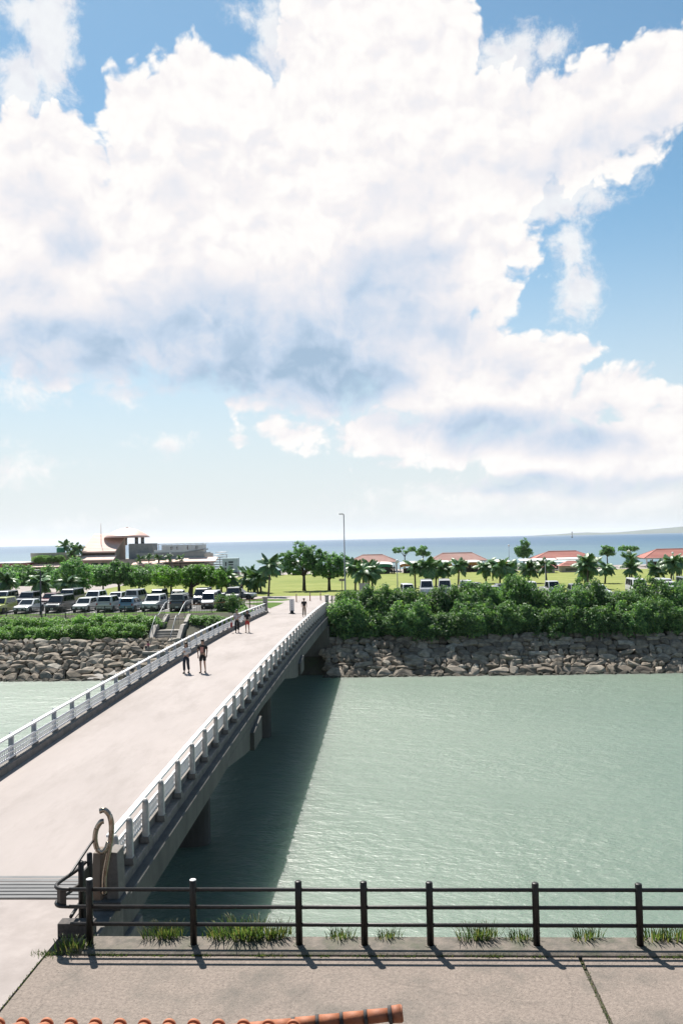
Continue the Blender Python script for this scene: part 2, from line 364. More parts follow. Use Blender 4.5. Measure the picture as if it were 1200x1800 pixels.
M = {}
M['deck'] = pm('deck concrete', (0.385, 0.335, 0.312), (0.435, 0.38, 0.355), 0.9, 0.85, 0.15, c3=(0.325, 0.28, 0.256), scale3=0.5, bscale=60, stretch=(1, 0.3, 1))
M['pave'] = pm('pale pavement', (0.375, 0.325, 0.302), (0.435, 0.38, 0.353), 2.2, 0.88, 0.25, c3=(0.32, 0.275, 0.252), scale3=0.5, bscale=70)
M['apron'] = pm('worn apron concrete', (0.205, 0.165, 0.138), (0.35, 0.285, 0.238), 16, 0.92, 0.8, c3=(0.165, 0.145, 0.122), scale3=0.7, bscale=45, lo=0.3, hi=0.7)
def cracks(m, scale, dark):
    nt = m.node_tree; bs = nt.nodes['Principled BSDF']; src = bs.inputs['Base Color'].links[0].from_socket
    g = nd(nt, 'ShaderNodeNewGeometry'); nz = nd(nt, 'ShaderNodeTexNoise'); nz.inputs['Scale'].default_value = 1.3; nz.inputs['Detail'].default_value = 6; lk(nt, g.outputs['Position'], nz.inputs['Vector'])
    ad = nd(nt, 'ShaderNodeMix', data_type='VECTOR'); ad.inputs[0].default_value = 0.35; lk(nt, g.outputs['Position'], ad.inputs[4]); lk(nt, nz.outputs['Color'], ad.inputs[5])
    vo = nd(nt, 'ShaderNodeTexVoronoi', feature='DISTANCE_TO_EDGE'); vo.inputs['Scale'].default_value = scale; lk(nt, ad.outputs[1], vo.inputs['Vector'])
    mr = nd(nt, 'ShaderNodeMapRange'); lk(nt, vo.outputs['Distance'], mr.inputs[0]); mr.inputs[1].default_value = 0.002; mr.inputs[2].default_value = 0.007; mr.inputs[3].default_value = dark; mr.inputs[4].default_value = 1.0
    n2 = nd(nt, 'ShaderNodeTexNoise'); n2.inputs['Scale'].default_value = 34.0; n2.inputs['Detail'].default_value = 3; lk(nt, g.outputs['Position'], n2.inputs['Vector'])
    m2 = nd(nt, 'ShaderNodeMapRange'); lk(nt, n2.outputs['Fac'], m2.inputs[0]); m2.inputs[1].default_value = 0.30; m2.inputs[2].default_value = 0.42; m2.inputs[3].default_value = 0.6; m2.inputs[4].default_value = 1.0
    mm = nd(nt, 'ShaderNodeMath', operation='MULTIPLY'); lk(nt, mr.outputs[0], mm.inputs[0]); lk(nt, m2.outputs[0], mm.inputs[1])
    vs = nd(nt, 'ShaderNodeVectorMath', operation='SCALE'); lk(nt, src, vs.inputs[0]); lk(nt, mm.outputs[0], vs.inputs[3]); lk(nt, vs.outputs[0], bs.inputs['Base Color'])
cracks(M['apron'], 0.42, 0.86)
M['coping'] = pm('weathered coping concrete', (0.13, 0.115, 0.095), (0.24, 0.20, 0.165), 6, 0.92, 0.7, c3=(0.09, 0.10, 0.062), scale3=1.3, bscale=30)
M['crete_shade'] = pm('shade-toned pier concrete', (0.085, 0.082, 0.075), (0.125, 0.118, 0.107), 1.2, 0.85, 0.3, c3=(0.06, 0.058, 0.053), scale3=0.5, stretch=(1, 1, 0.35), bscale=20)  # bridge concrete toned down to imitate the shade on piers and caps
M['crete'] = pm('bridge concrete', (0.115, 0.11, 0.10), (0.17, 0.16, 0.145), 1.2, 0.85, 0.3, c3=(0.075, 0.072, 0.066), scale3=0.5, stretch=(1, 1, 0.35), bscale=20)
M['kerb'] = pm('kerb concrete', (0.20, 0.18, 0.16), (0.31, 0.275, 0.245), 3, 0.88, 0.4, c3=(0.14, 0.13, 0.115), scale3=0.8, bscale=25)
M['pale_crete'] = pm('pale concrete', (0.38, 0.35, 0.31), (0.50, 0.46, 0.42), 2.0, 0.85, 0.3, c3=(0.27, 0.24, 0.2), scale3=0.7)
M['steel'] = pm('galvanised joint steel', (0.11, 0.115, 0.12), (0.21, 0.21, 0.21), 5, 0.75, 0.2, metal=0.0, stretch=(0.3, 8, 1))
M['rail_white'] = pm('painted white aluminium', (0.68, 0.68, 0.69), (0.76, 0.755, 0.75), 3, 0.4, 0.0)
M['rail_post'] = pm('weathered grey aluminium post', (0.48, 0.465, 0.44), (0.60, 0.575, 0.545), 7, 0.5, 0.15, c3=(0.38, 0.33, 0.27), scale3=2.5)
M['rail_blue'] = pm('grey blue aluminium', (0.33, 0.365, 0.41), (0.42, 0.45, 0.49), 6, 0.45, 0.1)
M['fence'] = pm('dark brown painted steel', (0.010, 0.009, 0.009), (0.019, 0.016, 0.015), 12, 0.45, 0.15, c3=(0.03, 0.022, 0.018), scale3=6, spec=0.35)
M['ring'] = pm('weathered stainless pipe', (0.50, 0.44, 0.37), (0.26, 0.15, 0.08), 9, 0.25, 0.1, metal=0.9, lo=0.45, hi=0.75)
M['tile'] = pm('fired orange roof tile', (0.42, 0.135, 0.055), (0.56, 0.21, 0.095), 10, 0.7, 0.3, c3=(0.30, 0.10, 0.05), scale3=5)
M['mortar'] = pm('dark mortar band', (0.05, 0.045, 0.045), (0.12, 0.10, 0.09), 14, 0.85, 0.3)
M['wallw'] = pm('cream render', (0.5, 0.46, 0.40), (0.56, 0.52, 0.46), 3, 0.85, 0.2)
M['stone'] = stone_mat('revetment stone', [(0.18, 0.145, 0.11), (0.28, 0.23, 0.175), (0.40, 0.33, 0.25), (0.21, 0.18, 0.145), (0.52, 0.445, 0.355), (0.33, 0.265, 0.20), (0.54, 0.49, 0.41)])
M['wet_stone'] = stone_mat('wet tide line stone', [(0.055, 0.05, 0.035), (0.09, 0.08, 0.055), (0.12, 0.10, 0.07)])
M['soil'] = pm('bank soil', (0.055, 0.05, 0.035), (0.11, 0.095, 0.065), 2, 0.95, 0.6, c3=(0.05, 0.075, 0.025), scale3=0.5)
M['ground'] = pm('pinkish plaza paving', (0.36, 0.31, 0.285), (0.43, 0.375, 0.345), 0.5, 0.9, 0.2, c3=(0.31, 0.27, 0.25), scale3=0.08)
M['asphalt'] = pm('worn asphalt', (0.11, 0.108, 0.105), (0.16, 0.155, 0.15), 1.0, 0.9, 0.4, c3=(0.09, 0.088, 0.086), scale3=0.12)
M['paint'] = pm('road marking paint', (0.6, 0.6, 0.58), (0.72, 0.71, 0.69), 5, 0.8)
M['lawn'] = pm('lawn grass', (0.245, 0.285, 0.078), (0.325, 0.35, 0.115), 0.35, 0.95, 0.8, c3=(0.20, 0.255, 0.068), scale3=0.045, bscale=6, detail=9, spec=0.1)
M['turf'] = pm('verge grass', (0.07, 0.14, 0.02), (0.12, 0.20, 0.04), 1.5, 0.95, 0.8, spec=0.1)
M['sand'] = pm('beach sand', (0.42, 0.37, 0.30), (0.52, 0.47, 0.39), 0.6, 0.95, 0.3)
M['leaf_shrub'] = leaf_mat('shrub leaf', [(0.061, 0.13, 0.062), (0.108, 0.223, 0.092), (0.168, 0.3, 0.114), (0.289, 0.428, 0.147)])
M['leaf_hedge'] = leaf_mat('ground cover leaf', [(0.073, 0.173, 0.046), (0.146, 0.328, 0.084), (0.254, 0.451, 0.131), (0.4, 0.563, 0.162)])
M['leaf_tree'] = leaf_mat('tree leaf', [(0.059, 0.146, 0.066), (0.119, 0.259, 0.098), (0.18, 0.367, 0.139), (0.316, 0.532, 0.193)])
M['leaf_light'] = leaf_mat('light tree leaf', [(0.061, 0.152, 0.025), (0.113, 0.264, 0.046), (0.173, 0.354, 0.072), (0.244, 0.426, 0.082)])
M['leaf_palm'] = leaf_mat('palm leaflet', [(0.073, 0.155, 0.077), (0.119, 0.245, 0.106), (0.182, 0.325, 0.136), (0.331, 0.452, 0.191)], rough=0.42, trans=0.2)
M['grass'] = leaf_mat('tuft grass blade', [(0.043, 0.076, 0.024), (0.071, 0.123, 0.041), (0.122, 0.176, 0.061), (0.285, 0.246, 0.122)], trans=0.35)
M['bark'] = pm('bark', (0.06, 0.048, 0.038), (0.12, 0.10, 0.08), 6, 0.95, 0.6, stretch=(1, 1, 0.2))
M['palm_bark'] = pm('palm bark', (0.10, 0.085, 0.07), (0.19, 0.165, 0.14), 8, 0.95, 0.5, stretch=(1, 1, 4))
M['canal'] = water_mat('turbid canal water', (0.088, 0.128, 0.096), (0.116, 0.156, 0.12), 0.46, [(0.6, 0.13), (1.9, 0.078), (5.0, 0.032)], 0.9, 1.0, 0.03, (1.0, 1.6, 1), sss=(1.8, 2.4, 2.0))
M['sea'] = water_mat('open sea water', (0.008, 0.058, 0.125), (0.014, 0.075, 0.145), 0.44, [(0.05, 0.9), (0.35, 0.4), (1.4, 0.1)], 0.8, 0.5, 0.006, (1.0, 1.6, 1), shallow=(0.075, 0.14, 0.165))
M['red_tile'] = pm('red pavilion roof tile', (0.50, 0.17, 0.135), (0.54, 0.22, 0.175), 1.2, 0.8, 0.3, c3=(0.44, 0.17, 0.14), scale3=0.3)
M['pink_tile'] = pm('sun bleached pink roof tile', (0.68, 0.50, 0.43), (0.72, 0.55, 0.48), 0.8, 0.85, 0.2, c3=(0.64, 0.46, 0.39), scale3=0.2)
M['copper'] = pm('pink coated dome metal', (0.66, 0.42, 0.35), (0.70, 0.47, 0.40), 0.7, 0.5, 0.1, metal=0.2)
M['pav_tile'] = pm('faded red roof tile', (0.52, 0.29, 0.25), (0.545, 0.35, 0.30), 1.0, 0.85, 0.2, c3=(0.5, 0.25, 0.21), scale3=0.3)
M['block'] = pm('grey stone block', (0.36, 0.37, 0.37), (0.48, 0.485, 0.48), 1.5, 0.85, 0.4)
M['white'] = pm('white paint', (0.68, 0.67, 0.66), (0.76, 0.75, 0.735), 2, 0.6)
M['cream'] = pm('cream wall', (0.52, 0.44, 0.37), (0.60, 0.52, 0.45), 0.7, 0.85)
M['rose'] = pm('rose painted wall', (0.40, 0.14, 0.13), (0.48, 0.19, 0.175), 0.7, 0.8)
M['brown'] = pm('dark brown timber', (0.06, 0.038, 0.028), (0.10, 0.065, 0.05), 3, 0.8)
M['dark'] = pm('dark grey metal', (0.035, 0.037, 0.04), (0.05, 0.052, 0.055), 3, 0.5)
M['greym'] = pm('grey galvanised pole', (0.30, 0.315, 0.33), (0.38, 0.395, 0.41), 3, 0.45, 0.0, metal=0.4)
M['fabric_o'] = pm('orange awning fabric', (0.50, 0.20, 0.045), (0.58, 0.26, 0.07), 2, 0.8)
M['fabric_g'] = pm('green awning fabric', (0.03, 0.20, 0.11), (0.05, 0.26, 0.15), 2, 0.8)
M['fabric_w'] = pm('white awning fabric', (0.66, 0.64, 0.61), (0.74, 0.72, 0.69), 2, 0.8)
M['teal'] = pm('pale teal roof sheet', (0.42, 0.56, 0.56), (0.50, 0.63, 0.63), 1, 0.6)
M['hill'] = pm('distant hill', (0.05, 0.075, 0.04), (0.09, 0.115, 0.07), 0.004, 0.95)
M['glass'] = pm('dark window glass', (0.015, 0.02, 0.024), None, rough=0.06, spec=0.6)
M['winglass'] = pm('building window glass', (0.05, 0.07, 0.085), None, rough=0.08, spec=0.6)
M['orange_rail'] = pm('faded orange handrail', (0.42, 0.17, 0.07), (0.50, 0.23, 0.10), 5, 0.6)
M['tyre'] = pm('tyre rubber', (0.014, 0.014, 0.015), None, rough=0.85)
M['rim'] = pm('alloy rim', (0.42, 0.43, 0.44), None, rough=0.3, metal=0.8)
M['lamp_w'] = pm('headlamp lens', (0.62, 0.64, 0.66), None, rough=0.08, coat=1.0)
M['lamp_r'] = pm('tail lamp lens', (0.30, 0.012, 0.012), None, rough=0.12, coat=1.0)
M['plastic'] = pm('black plastic', (0.02, 0.02, 0.021), None, rough=0.55)
M['plate'] = pm('number plate', (0.62, 0.62, 0.58), None, rough=0.5)
def paint(name, c): return pm(name, c, None, rough=0.28, coat=0.8, metal=0.0)
CAR = {'white': paint('white car paint', (0.70, 0.70, 0.69)), 'pearl': paint('pearl white car paint', (0.62, 0.61, 0.585)), 'silver': pm('silver car paint', (0.40, 0.415, 0.43), None, rough=0.3, metal=0.5, coat=0.8),
       'black': paint('black car paint', (0.012, 0.012, 0.014)), 'navy': paint('navy car paint', (0.018, 0.028, 0.06)), 'blue': paint('pale blue car paint', (0.22, 0.37, 0.50)),
       'lime': paint('yellow green car paint', (0.50, 0.55, 0.11)), 'grey': paint('grey car paint', (0.13, 0.135, 0.145)), 'wine': paint('dark red car paint', (0.16, 0.02, 0.025))}

def sheet(name, pts, z, mat, kind='structure'):
    mb = MB(); mb.add([(x, y, z) for x, y in pts], [tuple(range(len(pts)))])
    return tag(mb.build(name, mat), kind=kind)
def rect(x0, x1, y0, y1): return [(x0, y0), (x1, y0), (x1, y1), (x0, y1)]

# ------------------------------------------------------------------ the setting
WATER = -5.2
tag(MB().add([(-400, 14, WATER), (400, 14, WATER), (400, 82, WATER), (-400, 82, WATER)], [(0, 1, 2, 3)]).build('canal_water', M['canal']), kind='structure')
tag(MB().add([(-24000, 190, WATER - 0.05), (24000, 190, WATER - 0.05), (24000, 40000, WATER - 0.05), (-24000, 40000, WATER - 0.05)], [(0, 1, 2, 3)]).build('sea', M['sea']), kind='structure')
# near bank: pale approach pavement, worn apron, coping and quay wall
pv = MB()
pv.prism([(-8, -0.6), (17.5, -0.6), (17.5, 0.0), (-8, 0.0)], -60, -6.22)
tag(pv.build('pavement', M['pave']), kind='structure')
slab_x = [-6.2, 3.22, 12.6, 22, 40]
apron = tag(MB().box((16.9, 3.6, -0.3), (46.2, 23.0, 0.5)).build('apron', M['soil']), kind='structure')
for a, b in zip(slab_x, slab_x[1:]):
    y0, y1 = -7.9, 15.16
    MB().prism([(a + 0.015, y0), (b - 0.03, y0), (b - 0.05, y1), (a + 0.015, y1)], -0.045, -0.004, 'Z').build('slab', M['apron'], apron, bevel=0.008)
cop = tag(MB().prism([(15.17, -0.3), (15.80, -0.3), (15.82, 0.03), (15.79, 0.05), (15.22, 0.045), (15.18, 0.02)], -5.55, 60).build('quay_coping', M['coping']), kind='structure')
tag(MB().prism([(14.2, -7), (15.75, -7), (15.72, -0.3), (14.2, -0.3)], -5.55, 200).build('quay_wall', M['kerb']), kind='structure')
tag(MB().prism([(14.2, -7), (17.45, -7), (17.45, -0.62), (14.2, -0.62)], -200, -12.6).build('quay_wall_far', M['kerb']), kind='structure')
# far bank and flat land
bank = MB().prism([(77.2, -8), (77.8, -6.2), (82.9, -2.25), (86.2, -0.75), (88.2, -0.06), (89, -0.06), (89, -8)], -260, 260)
tag(bank.build('bank', M['soil']), kind='structure')
sheet('ground', rect(-320, 320, 88.2, 204), -0.05, M['ground'])
tag(MB().prism([(204, -0.06), (210, -1.2), (222, -6.5), (204, -6.5)], -320, 320).build('beach', M['sand']), kind='structure')
sheet('lawn', [(-46, 116), (-20, 113.2), (-4.2, 111.5), (1.5, 107.5), (60, 113), (75, 120), (75, 177), (-20, 184), (-46, 158)], -0.03, M['lawn'])
sheet('car_park', [(-60, 90.2), (-17.2, 90.2), (-17.2, 108.5), (-60, 110)], -0.03, M['asphalt'])
sheet('car_park', rect(0.5, 60, 92, 112), -0.035, M['asphalt'])
sheet('path', [(-12.4, 86.3), (-5.6, 86.3), (-5.2, 108), (-4.4, 111.4), (-20, 113.0), (-46, 115.8), (-46, 110.2), (-17, 108.6), (-17, 100), (-14, 96.5), (-12.4, 92)], -0.026, M['deck'])
sheet('verge', [(-17.0, 100.2), (-14.2, 96.8), (-12.6, 92.5), (-12.2, 96.5), (-12.0, 100.5), (-13.3, 101.2), (-15.2, 101.6)], -0.022, M['turf'])
sheet('verge', [(-17.0, 103.6), (-15.0, 103.2), (-12.6, 103.4), (-11.3, 105.2), (-12.2, 106.3), (-17.0, 107.8)], -0.022, M['turf'])
sheet('verge', [(-60, 88.3), (-13, 88.3), (-13.2, 91), (-17, 90.1), (-60, 90.1)], -0.04, M['turf'])
sheet('verge', [(-5.3, 88.3), (60, 88.3), (60, 92), (0.5, 92), (0.5, 108), (-4.4, 110.5), (-4.9, 108)], -0.04, M['turf'])
for i in range(16):
    for y0 in (91.0, 100.4):
        sheet('parking_line', rect(-44.2 + i * 2.62 - 0.06 - 0.9, -44.2 + i * 2.62 + 0.06 - 0.9, y0, y0 + 5), -0.024, M['paint']) if -44.2 + i * 2.62 < -18.5 else None
# far hills across the bay
def hill(name, x0, x1, y, hs, depth):
    n = len(hs); mb = MB(); fr, tp, bk = [], [], []
    for i, h in enumerate(hs):
        x = x0 + (x1 - x0) * i / (n - 1); fr.append((x, y - depth, WATER - 6)); tp.append((x, y, WATER + h)); bk.append((x, y + depth, WATER - 6))
    mb.ring_strip([fr, tp, bk], False, False)
    return tag(mb.build(name, M['hill'], smooth=True), kind='structure')
hr = random.Random(3)
hill('hills', 2600, 9500, 15500, [4, 18, 24, 40, 46, 34, 36, 52, 70, 86, 104, 122, 140, 150, 145, 168, 190, 200, 190, 205, 215, 200, 180, 150, 120, 100, 60, 20], 900)

# ------------------------------------------------------------------ sea air
hm = bpy.data.materials.new('sea air'); hm.use_nodes = True; hm.node_tree.nodes.clear()
hv = hm.node_tree.nodes.new('ShaderNodeVolumePrincipled'); hv.inputs['Color'].default_value = (0.86, 0.92, 1.0, 1); hv.inputs['Density'].default_value = 3.2e-5; hv.inputs['Anisotropy'].default_value = 0.3
ho = hm.node_tree.nodes.new('ShaderNodeOutputMaterial'); hm.node_tree.links.new(hv.outputs[0], ho.inputs['Volume'])
tag(MB().box((0, 20200, 110), (48400, 40600, 245)).build('haze', hm), kind='stuff')

# ------------------------------------------------------------------ bridge
def dz(y): return 0.5 * (1 - ((y - 52.0) / 34.0) ** 2)
def lerp_tab(tab, y):
    for (a, za), (b, zb) in zip(tab, tab[1:]):
        if y <= b: return za + (zb - za) * max(0, (y - a)) / (b - a)
    return tab[-1][1]
BOT = [(16, -0.95), (18, -0.88), (28, -0.62), (38, -0.12), (46, -0.25), (62, -0.60), (80, -0.85), (88, -0.92)]
Y0, Y1, NSEG = 17.5, 86.4, 46
YS = [Y0 + (Y1 - Y0) * i / NSEG for i in range(NSEG + 1)]
XL, XR = -12.75, -5.62           # outer faces
bridge = empty('footbridge', (-9, 17.5, 0))
tag(bridge, 'long pale concrete footbridge arching across the canal to the park', 'bridge')
def off(mb):                     # mesh coordinates relative to the bridge empty
    mb.v = [(x + 9, y - 17.5, z) for x, y, z in mb.v]; return mb
def loft(profile):
    mb = MB(); mb.ring_strip([[Vector((x, y, z)) for x, z in profile(y)] for y in YS]); return off(mb)
loft(lambda y: [(XL + 0.45, dz(y) - 0.25), (-6.06, dz(y) - 0.25), (-6.06, dz(y)), (XL + 0.45, dz(y))]).build('deck', M['deck'], bridge)
kerbR = loft(lambda y: [(-6.36, dz(y) - 0.05), (-6.07, dz(y) - 0.05), (-6.07, dz(y) + 0.2), (-6.34, dz(y) + 0.2)]).build('kerb', M['kerb'], bridge, bevel=0.01)
kerbL = loft(lambda y: [(-12.42, dz(y) - 0.05), (-11.92, dz(y) - 0.05), (-11.94, dz(y) + 0.22), (-12.42, dz(y) + 0.22)]).build('kerb', M['kerb'], bridge, bevel=0.01)
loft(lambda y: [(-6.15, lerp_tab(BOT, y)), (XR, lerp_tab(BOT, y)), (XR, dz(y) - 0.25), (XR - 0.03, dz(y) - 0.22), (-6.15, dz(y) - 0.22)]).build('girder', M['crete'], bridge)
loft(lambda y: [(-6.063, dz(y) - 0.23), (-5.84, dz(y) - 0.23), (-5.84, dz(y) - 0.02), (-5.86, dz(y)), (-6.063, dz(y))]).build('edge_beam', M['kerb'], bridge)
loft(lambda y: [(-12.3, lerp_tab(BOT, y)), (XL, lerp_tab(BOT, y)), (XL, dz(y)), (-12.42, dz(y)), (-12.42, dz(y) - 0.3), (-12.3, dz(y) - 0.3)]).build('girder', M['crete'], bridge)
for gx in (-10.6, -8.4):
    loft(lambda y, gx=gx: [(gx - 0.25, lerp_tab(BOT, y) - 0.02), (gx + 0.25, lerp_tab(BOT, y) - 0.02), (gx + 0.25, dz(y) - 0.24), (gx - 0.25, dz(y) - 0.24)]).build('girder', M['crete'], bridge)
for poly, py in (([(29.5, -0.52), (33.4, -1.02), (34.6, -1.12), (36.7, -1.12), (36.7, -0.16), (30, -0.30)], 35.6),
                 ([(46.5, -0.22), (51.5, -1.0), (53.4, -1.22), (56.0, -1.22), (56.0, -0.30), (47, -0.1)], 54.7)):
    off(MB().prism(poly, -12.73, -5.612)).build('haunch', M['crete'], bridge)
    off(MB().prism([(py - 1.0, -1.17), (py + 1.12, -1.17), (py + 1.12, -0.2), (py - 1.0, -0.45)], -13.0, -5.44)).build('pier_cap', M['crete_shade'], bridge, bevel=0.03)
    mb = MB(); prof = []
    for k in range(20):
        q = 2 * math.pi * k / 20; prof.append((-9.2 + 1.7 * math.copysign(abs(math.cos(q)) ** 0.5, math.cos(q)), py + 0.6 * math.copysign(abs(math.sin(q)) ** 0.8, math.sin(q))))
    off(mb.prism(prof, -7.5, -1.1, 'Z')).build('pier', M['crete_shade'], bridge)
# steel expansion joint at the near end: bars with gaps
ej = off(MB().box((-9.1, 18.14, -0.02), (6.0, 1.22, 0.04))).build('joint_plate', M['kerb'], bridge)
for k in range(7):
    off(MB().box((-9.1, 17.62 + 0.17 * k, 0.011), (5.9, 0.125, 0.022))).build('joint_bar', M['steel'], bridge, bevel=0.004)
off(MB().box((-9.1, 84.2, dz(84.2) + 0.006), (6.0, 0.16, 0.012))).build('joint_bar', M['steel'], bridge)
# abutments
ab = MB(); ab.prism([(16.0, -8), (18.75, -8), (18.75, -0.86), (17.45, -0.86), (17.45, -0.03), (16.0, -0.03)], -12.6, -6.25)
off(ab).build('abutment', M['crete'], bridge)
off(MB().prism([(15.82, -8), (18.9, -8), (18.9, -0.9), (17.52, -0.9), (17.52, -0.02), (15.82, -0.02)], -6.24, -5.52)).build('abutment_wing', M['kerb'], bridge, bevel=0.02)
off(MB().prism([(81.0, -8), (88, -8), (88, -0.93), (81.0, -0.93)], -13.2, -5.5)).build('abutment', M['crete'], bridge)

# ---- railings
post_me = MB().ring_strip([[Vector((sx * w / 2, sy * d / 2 + dy, z)) for sx, sy in ((-1, -1), (1, -1), (1, 1), (-1, 1))] for w, d, z, dy in
     ((0.17, 0.19, 0.0, 0), (0.17, 0.19, 0.08, 0), (0.135, 0.15, 0.2, 0), (0.125, 0.14, 0.88, 0), (0.11, 0.12, 0.97, 0), (0.07, 0.08, 1.02, 0), (0.03, 0.04, 1.035, 0))]).mesh('post', True)
base_me = MB().box((0, 0, 0.07), (0.24, 0.27, 0.14), taper=0.8).mesh('post_foot')
def rail_line(x, y0, y1, zoff, w, h, n=30):
    mb = MB(); rings = []
    for i in range(n + 1):
        y = y0 + (y1 - y0) * i / n; z = dz(y) + zoff
        rings.append([Vector((x - w / 2, y, z - h / 2)), Vector((x + w / 2, y, z - h / 2)), Vector((x + w / 2, y, z + h / 2)), Vector((x - w / 2, y, z + h / 2))])
    return mb.ring_strip(rings)
def railing(label, px, zb, ys, rx, inner, postmat):
    root = empty('bridge_railing', (px, ys[0], 0)); tag(root, label, 'railing')
    def loc(mb): mb.v = [(a - px, b - ys[0], c) for a, b, c in mb.v]; return mb
    for y in ys:
        p = ob('post', post_me, postmat, root, (0, y - ys[0], dz(y) + zb), scale=(1, 1, (1.05 - zb) / 1.035))
        ob('foot', base_me, M['kerb'], p, (0, 0, 0))
    a, b = ys[0] + 0.02, ys[-1] + 0.2
    loc(rail_line(rx, a, b, 1.00, 0.15, 0.06)).build('top_rail', M['rail_white'], root, bevel=0.012)
    loc(rail_line(rx - 0.02 * inner, a, b, 0.66, 0.05, 0.05)).build('middle_rail', M['rail_white'], root)
    loc(rail_line(rx - 0.02 * inner, a, b, 0.34, 0.05, 0.05)).build('bottom_rail', M['rail_white'], root)
    loc(rail_line(rx - 0.02 * inner, a, b, 0.50, 0.03, 0.03)).build('middle_rail', M['rail_white'], root)
    for y, y2 in zip(ys, ys[1:]):
        mb = MB(); n = max(3, int((y2 - y - 0.2) / 0.115)); step = (y2 - y - 0.16) / n
        for k in range(n + 1):
            yy = y + 0.08 + k * step; mb.box((rx + 0.02 * inner, yy, dz(yy) + 0.50), (0.026, 0.026, 0.36))
        loc(mb).build('baluster_panel', M['rail_white'], root)
    return root
ysR = [18.3, 19.35, 20.65, 22.1] + [23.9 + 1.8 * k for k in range(35)]
ysL = [18.3 + 1.8 * k for k in range(38)]
railing('white topped bridge railing with tapered posts on the near right side', -5.93, 0.01, ysR, -6.06, 1, M['rail_post'])
railing('white bridge railing with blue grey posts along the far left kerb', -12.22, 0.2, ysL, -12.10, -1, M['rail_blue'])

# far end pillars of the bridge
def end_pillar(x, y, h, label, mat, w=0.42):
    t = empty('bridge_pillar', (x, y, -0.06)); tag(t, label, 'pillar')
    MB().box((0, 0, h / 2), (w, 0.5, h)).build('shaft', mat, t, bevel=0.03)
    MB().box((0, 0, h + 0.05), (w + 0.12, 0.62, 0.1)).build('cap', M['pale_crete'], t, bevel=0.02)
    MB().box((0, -0.262, h * 0.6), (w * 0.55, 0.02, 0.28)).build('name_plate', M['dark'], t)
end_pillar(-12.35, 87.2, 1.55, 'pale pillar ending the left bridge railing by the parked cars', M['pale_crete'])
end_pillar(-6.05, 87.4, 1.6, 'grey pillar ending the right bridge railing beside the shrubs', M['rail_post'], 0.34)

# ---- near end: split concrete pillar with a looped steel pipe
t = empty('bridge_pillar', (-5.79, 17.3, -0.02)); tag(t, 'near pale concrete pillar split in two slabs with rusty stains', 'pillar')
rust = pm('rust stained concrete', (0.23, 0.185, 0.145), (0.29, 0.24, 0.195), 3, 0.85, 0.3, c3=(0.30, 0.13, 0.05), scale3=1.6, stretch=(1, 1, 0.4))
MB().prism([(-0.27, 0), (-0.04, 0), (-0.05, 1.12), (-0.20, 1.12)], -0.22, 0.16, 'Y').build('slab', rust, t, bevel=0.015)
MB().prism([(0.04, 0), (0.30, 0), (0.27, 1.10), (0.08, 1.12)], -0.15, 0.30, 'Y').build('slab', M['kerb'], t, bevel=0.015)
MB().box((0.02, 0.05, 0.09), (0.72, 0.7, 0.18)).build('base', M['crete'], t, bevel=0.02)
r_ = empty('pipe_loop', (-5.81, 17.02, 0.13)); tag(r_, 'weathered shiny steel pipe bent into an open loop above the pillar', 'sculpture')
def spl(pts, n=8):
    out = []; P = [Vector(p) for p in pts]; P = [P[0] * 2 - P[1]] + P + [P[-1] * 2 - P[-2]]
    for i in range(1, len(P) - 2):
        for k in range(n):
            q = k / n; a, b, c, d = P[i - 1:i + 3]
            out.append(0.5 * ((2 * b) + (c - a) * q + (2 * a - 5 * b + 4 * c - d) * q * q + (3 * b - a - 3 * c + d) * q ** 3))
    return out + [P[-2]]
pipe = spl([(0.06, 0.02, 0.17), (0.07, 0.02, 0.55), (0.16, 0.04, 1.05), (0.21, 0.05, 1.45), (0.18, 0.05, 1.70), (0.08, 0.04, 1.83), (-0.02, 0.02, 1.82)])
MB().tube(pipe, 0.056, 12).build('pipe', M['ring'], r_, smooth=True)
pipe = spl([(0.09, -0.05, 1.64), (0.03, -0.07, 1.63), (-0.06, -0.07, 1.48), (-0.09, -0.06, 1.28), (-0.06, -0.04, 1.10), (0.02, -0.02, 1.02), (0.11, 0.0, 1.08), (0.15, 0.03, 1.2)])
MB().tube(pipe, 0.052, 12).build('pipe', M['ring'], r_, smooth=True)

# ------------------------------------------------------------------ quay fence
FX = [-5.5, -3.6, -1.69, -0.52, 0.65, 2.52, 4.32, 6.2]; FY = 15.48
fence = empty('quay_fence', (0, FY, 0.045)); tag(fence, 'dark brown three rail pipe fence along the quay edge', 'fence')
for x in FX:
    h = 1.12 - 0.008 * x
    p = MB().lathe([(0.062, 0), (0.062, h - 0.012), (0.05, h)], (x, 0, 0), 14).build('post', M['fence'], fence, smooth=True)
    if x in (-5.5, -3.6): MB().lathe([(0.06, h + 0.001), (0.055, h + 0.012), (0.03, h + 0.018)], (x, 0, 0), 14).build('post_cap', M['white'], p, smooth=True)
    MB().lathe([(0.11, 0.0), (0.10, 0.014)], (x, 0, 0), 14).build('base_flange', M['coping'], p)
for z in (0.985, 0.675, 0.365):
    MB().tube([(-5.86, 0, z), (6.9, 0, z - 0.02)], 0.034, 10).build('rail', M['fence'], fence, smooth=True)
side = empty('side_fence', (-5.95, 16.3, 0)); tag(side, 'short dark fence return between the corner post and the bridge pillar', 'fence')
for y, x in ((0.0, 0.0), (0.42, 0.02)):
    MB().lathe([(0.055, 0.0), (0.055, 1.22), (0.04, 1.235)], (x, y, 0), 12).build('post', M['fence'], side, smooth=True)
MB().tube(spl([(-0.06, -0.45, 1.13), (-0.02, 0.0, 1.26), (0.0, 0.5, 1.36), (0.0, 0.85, 1.40)], 4), 0.024, 8).build('handrail', M['fence'], side, smooth=True)
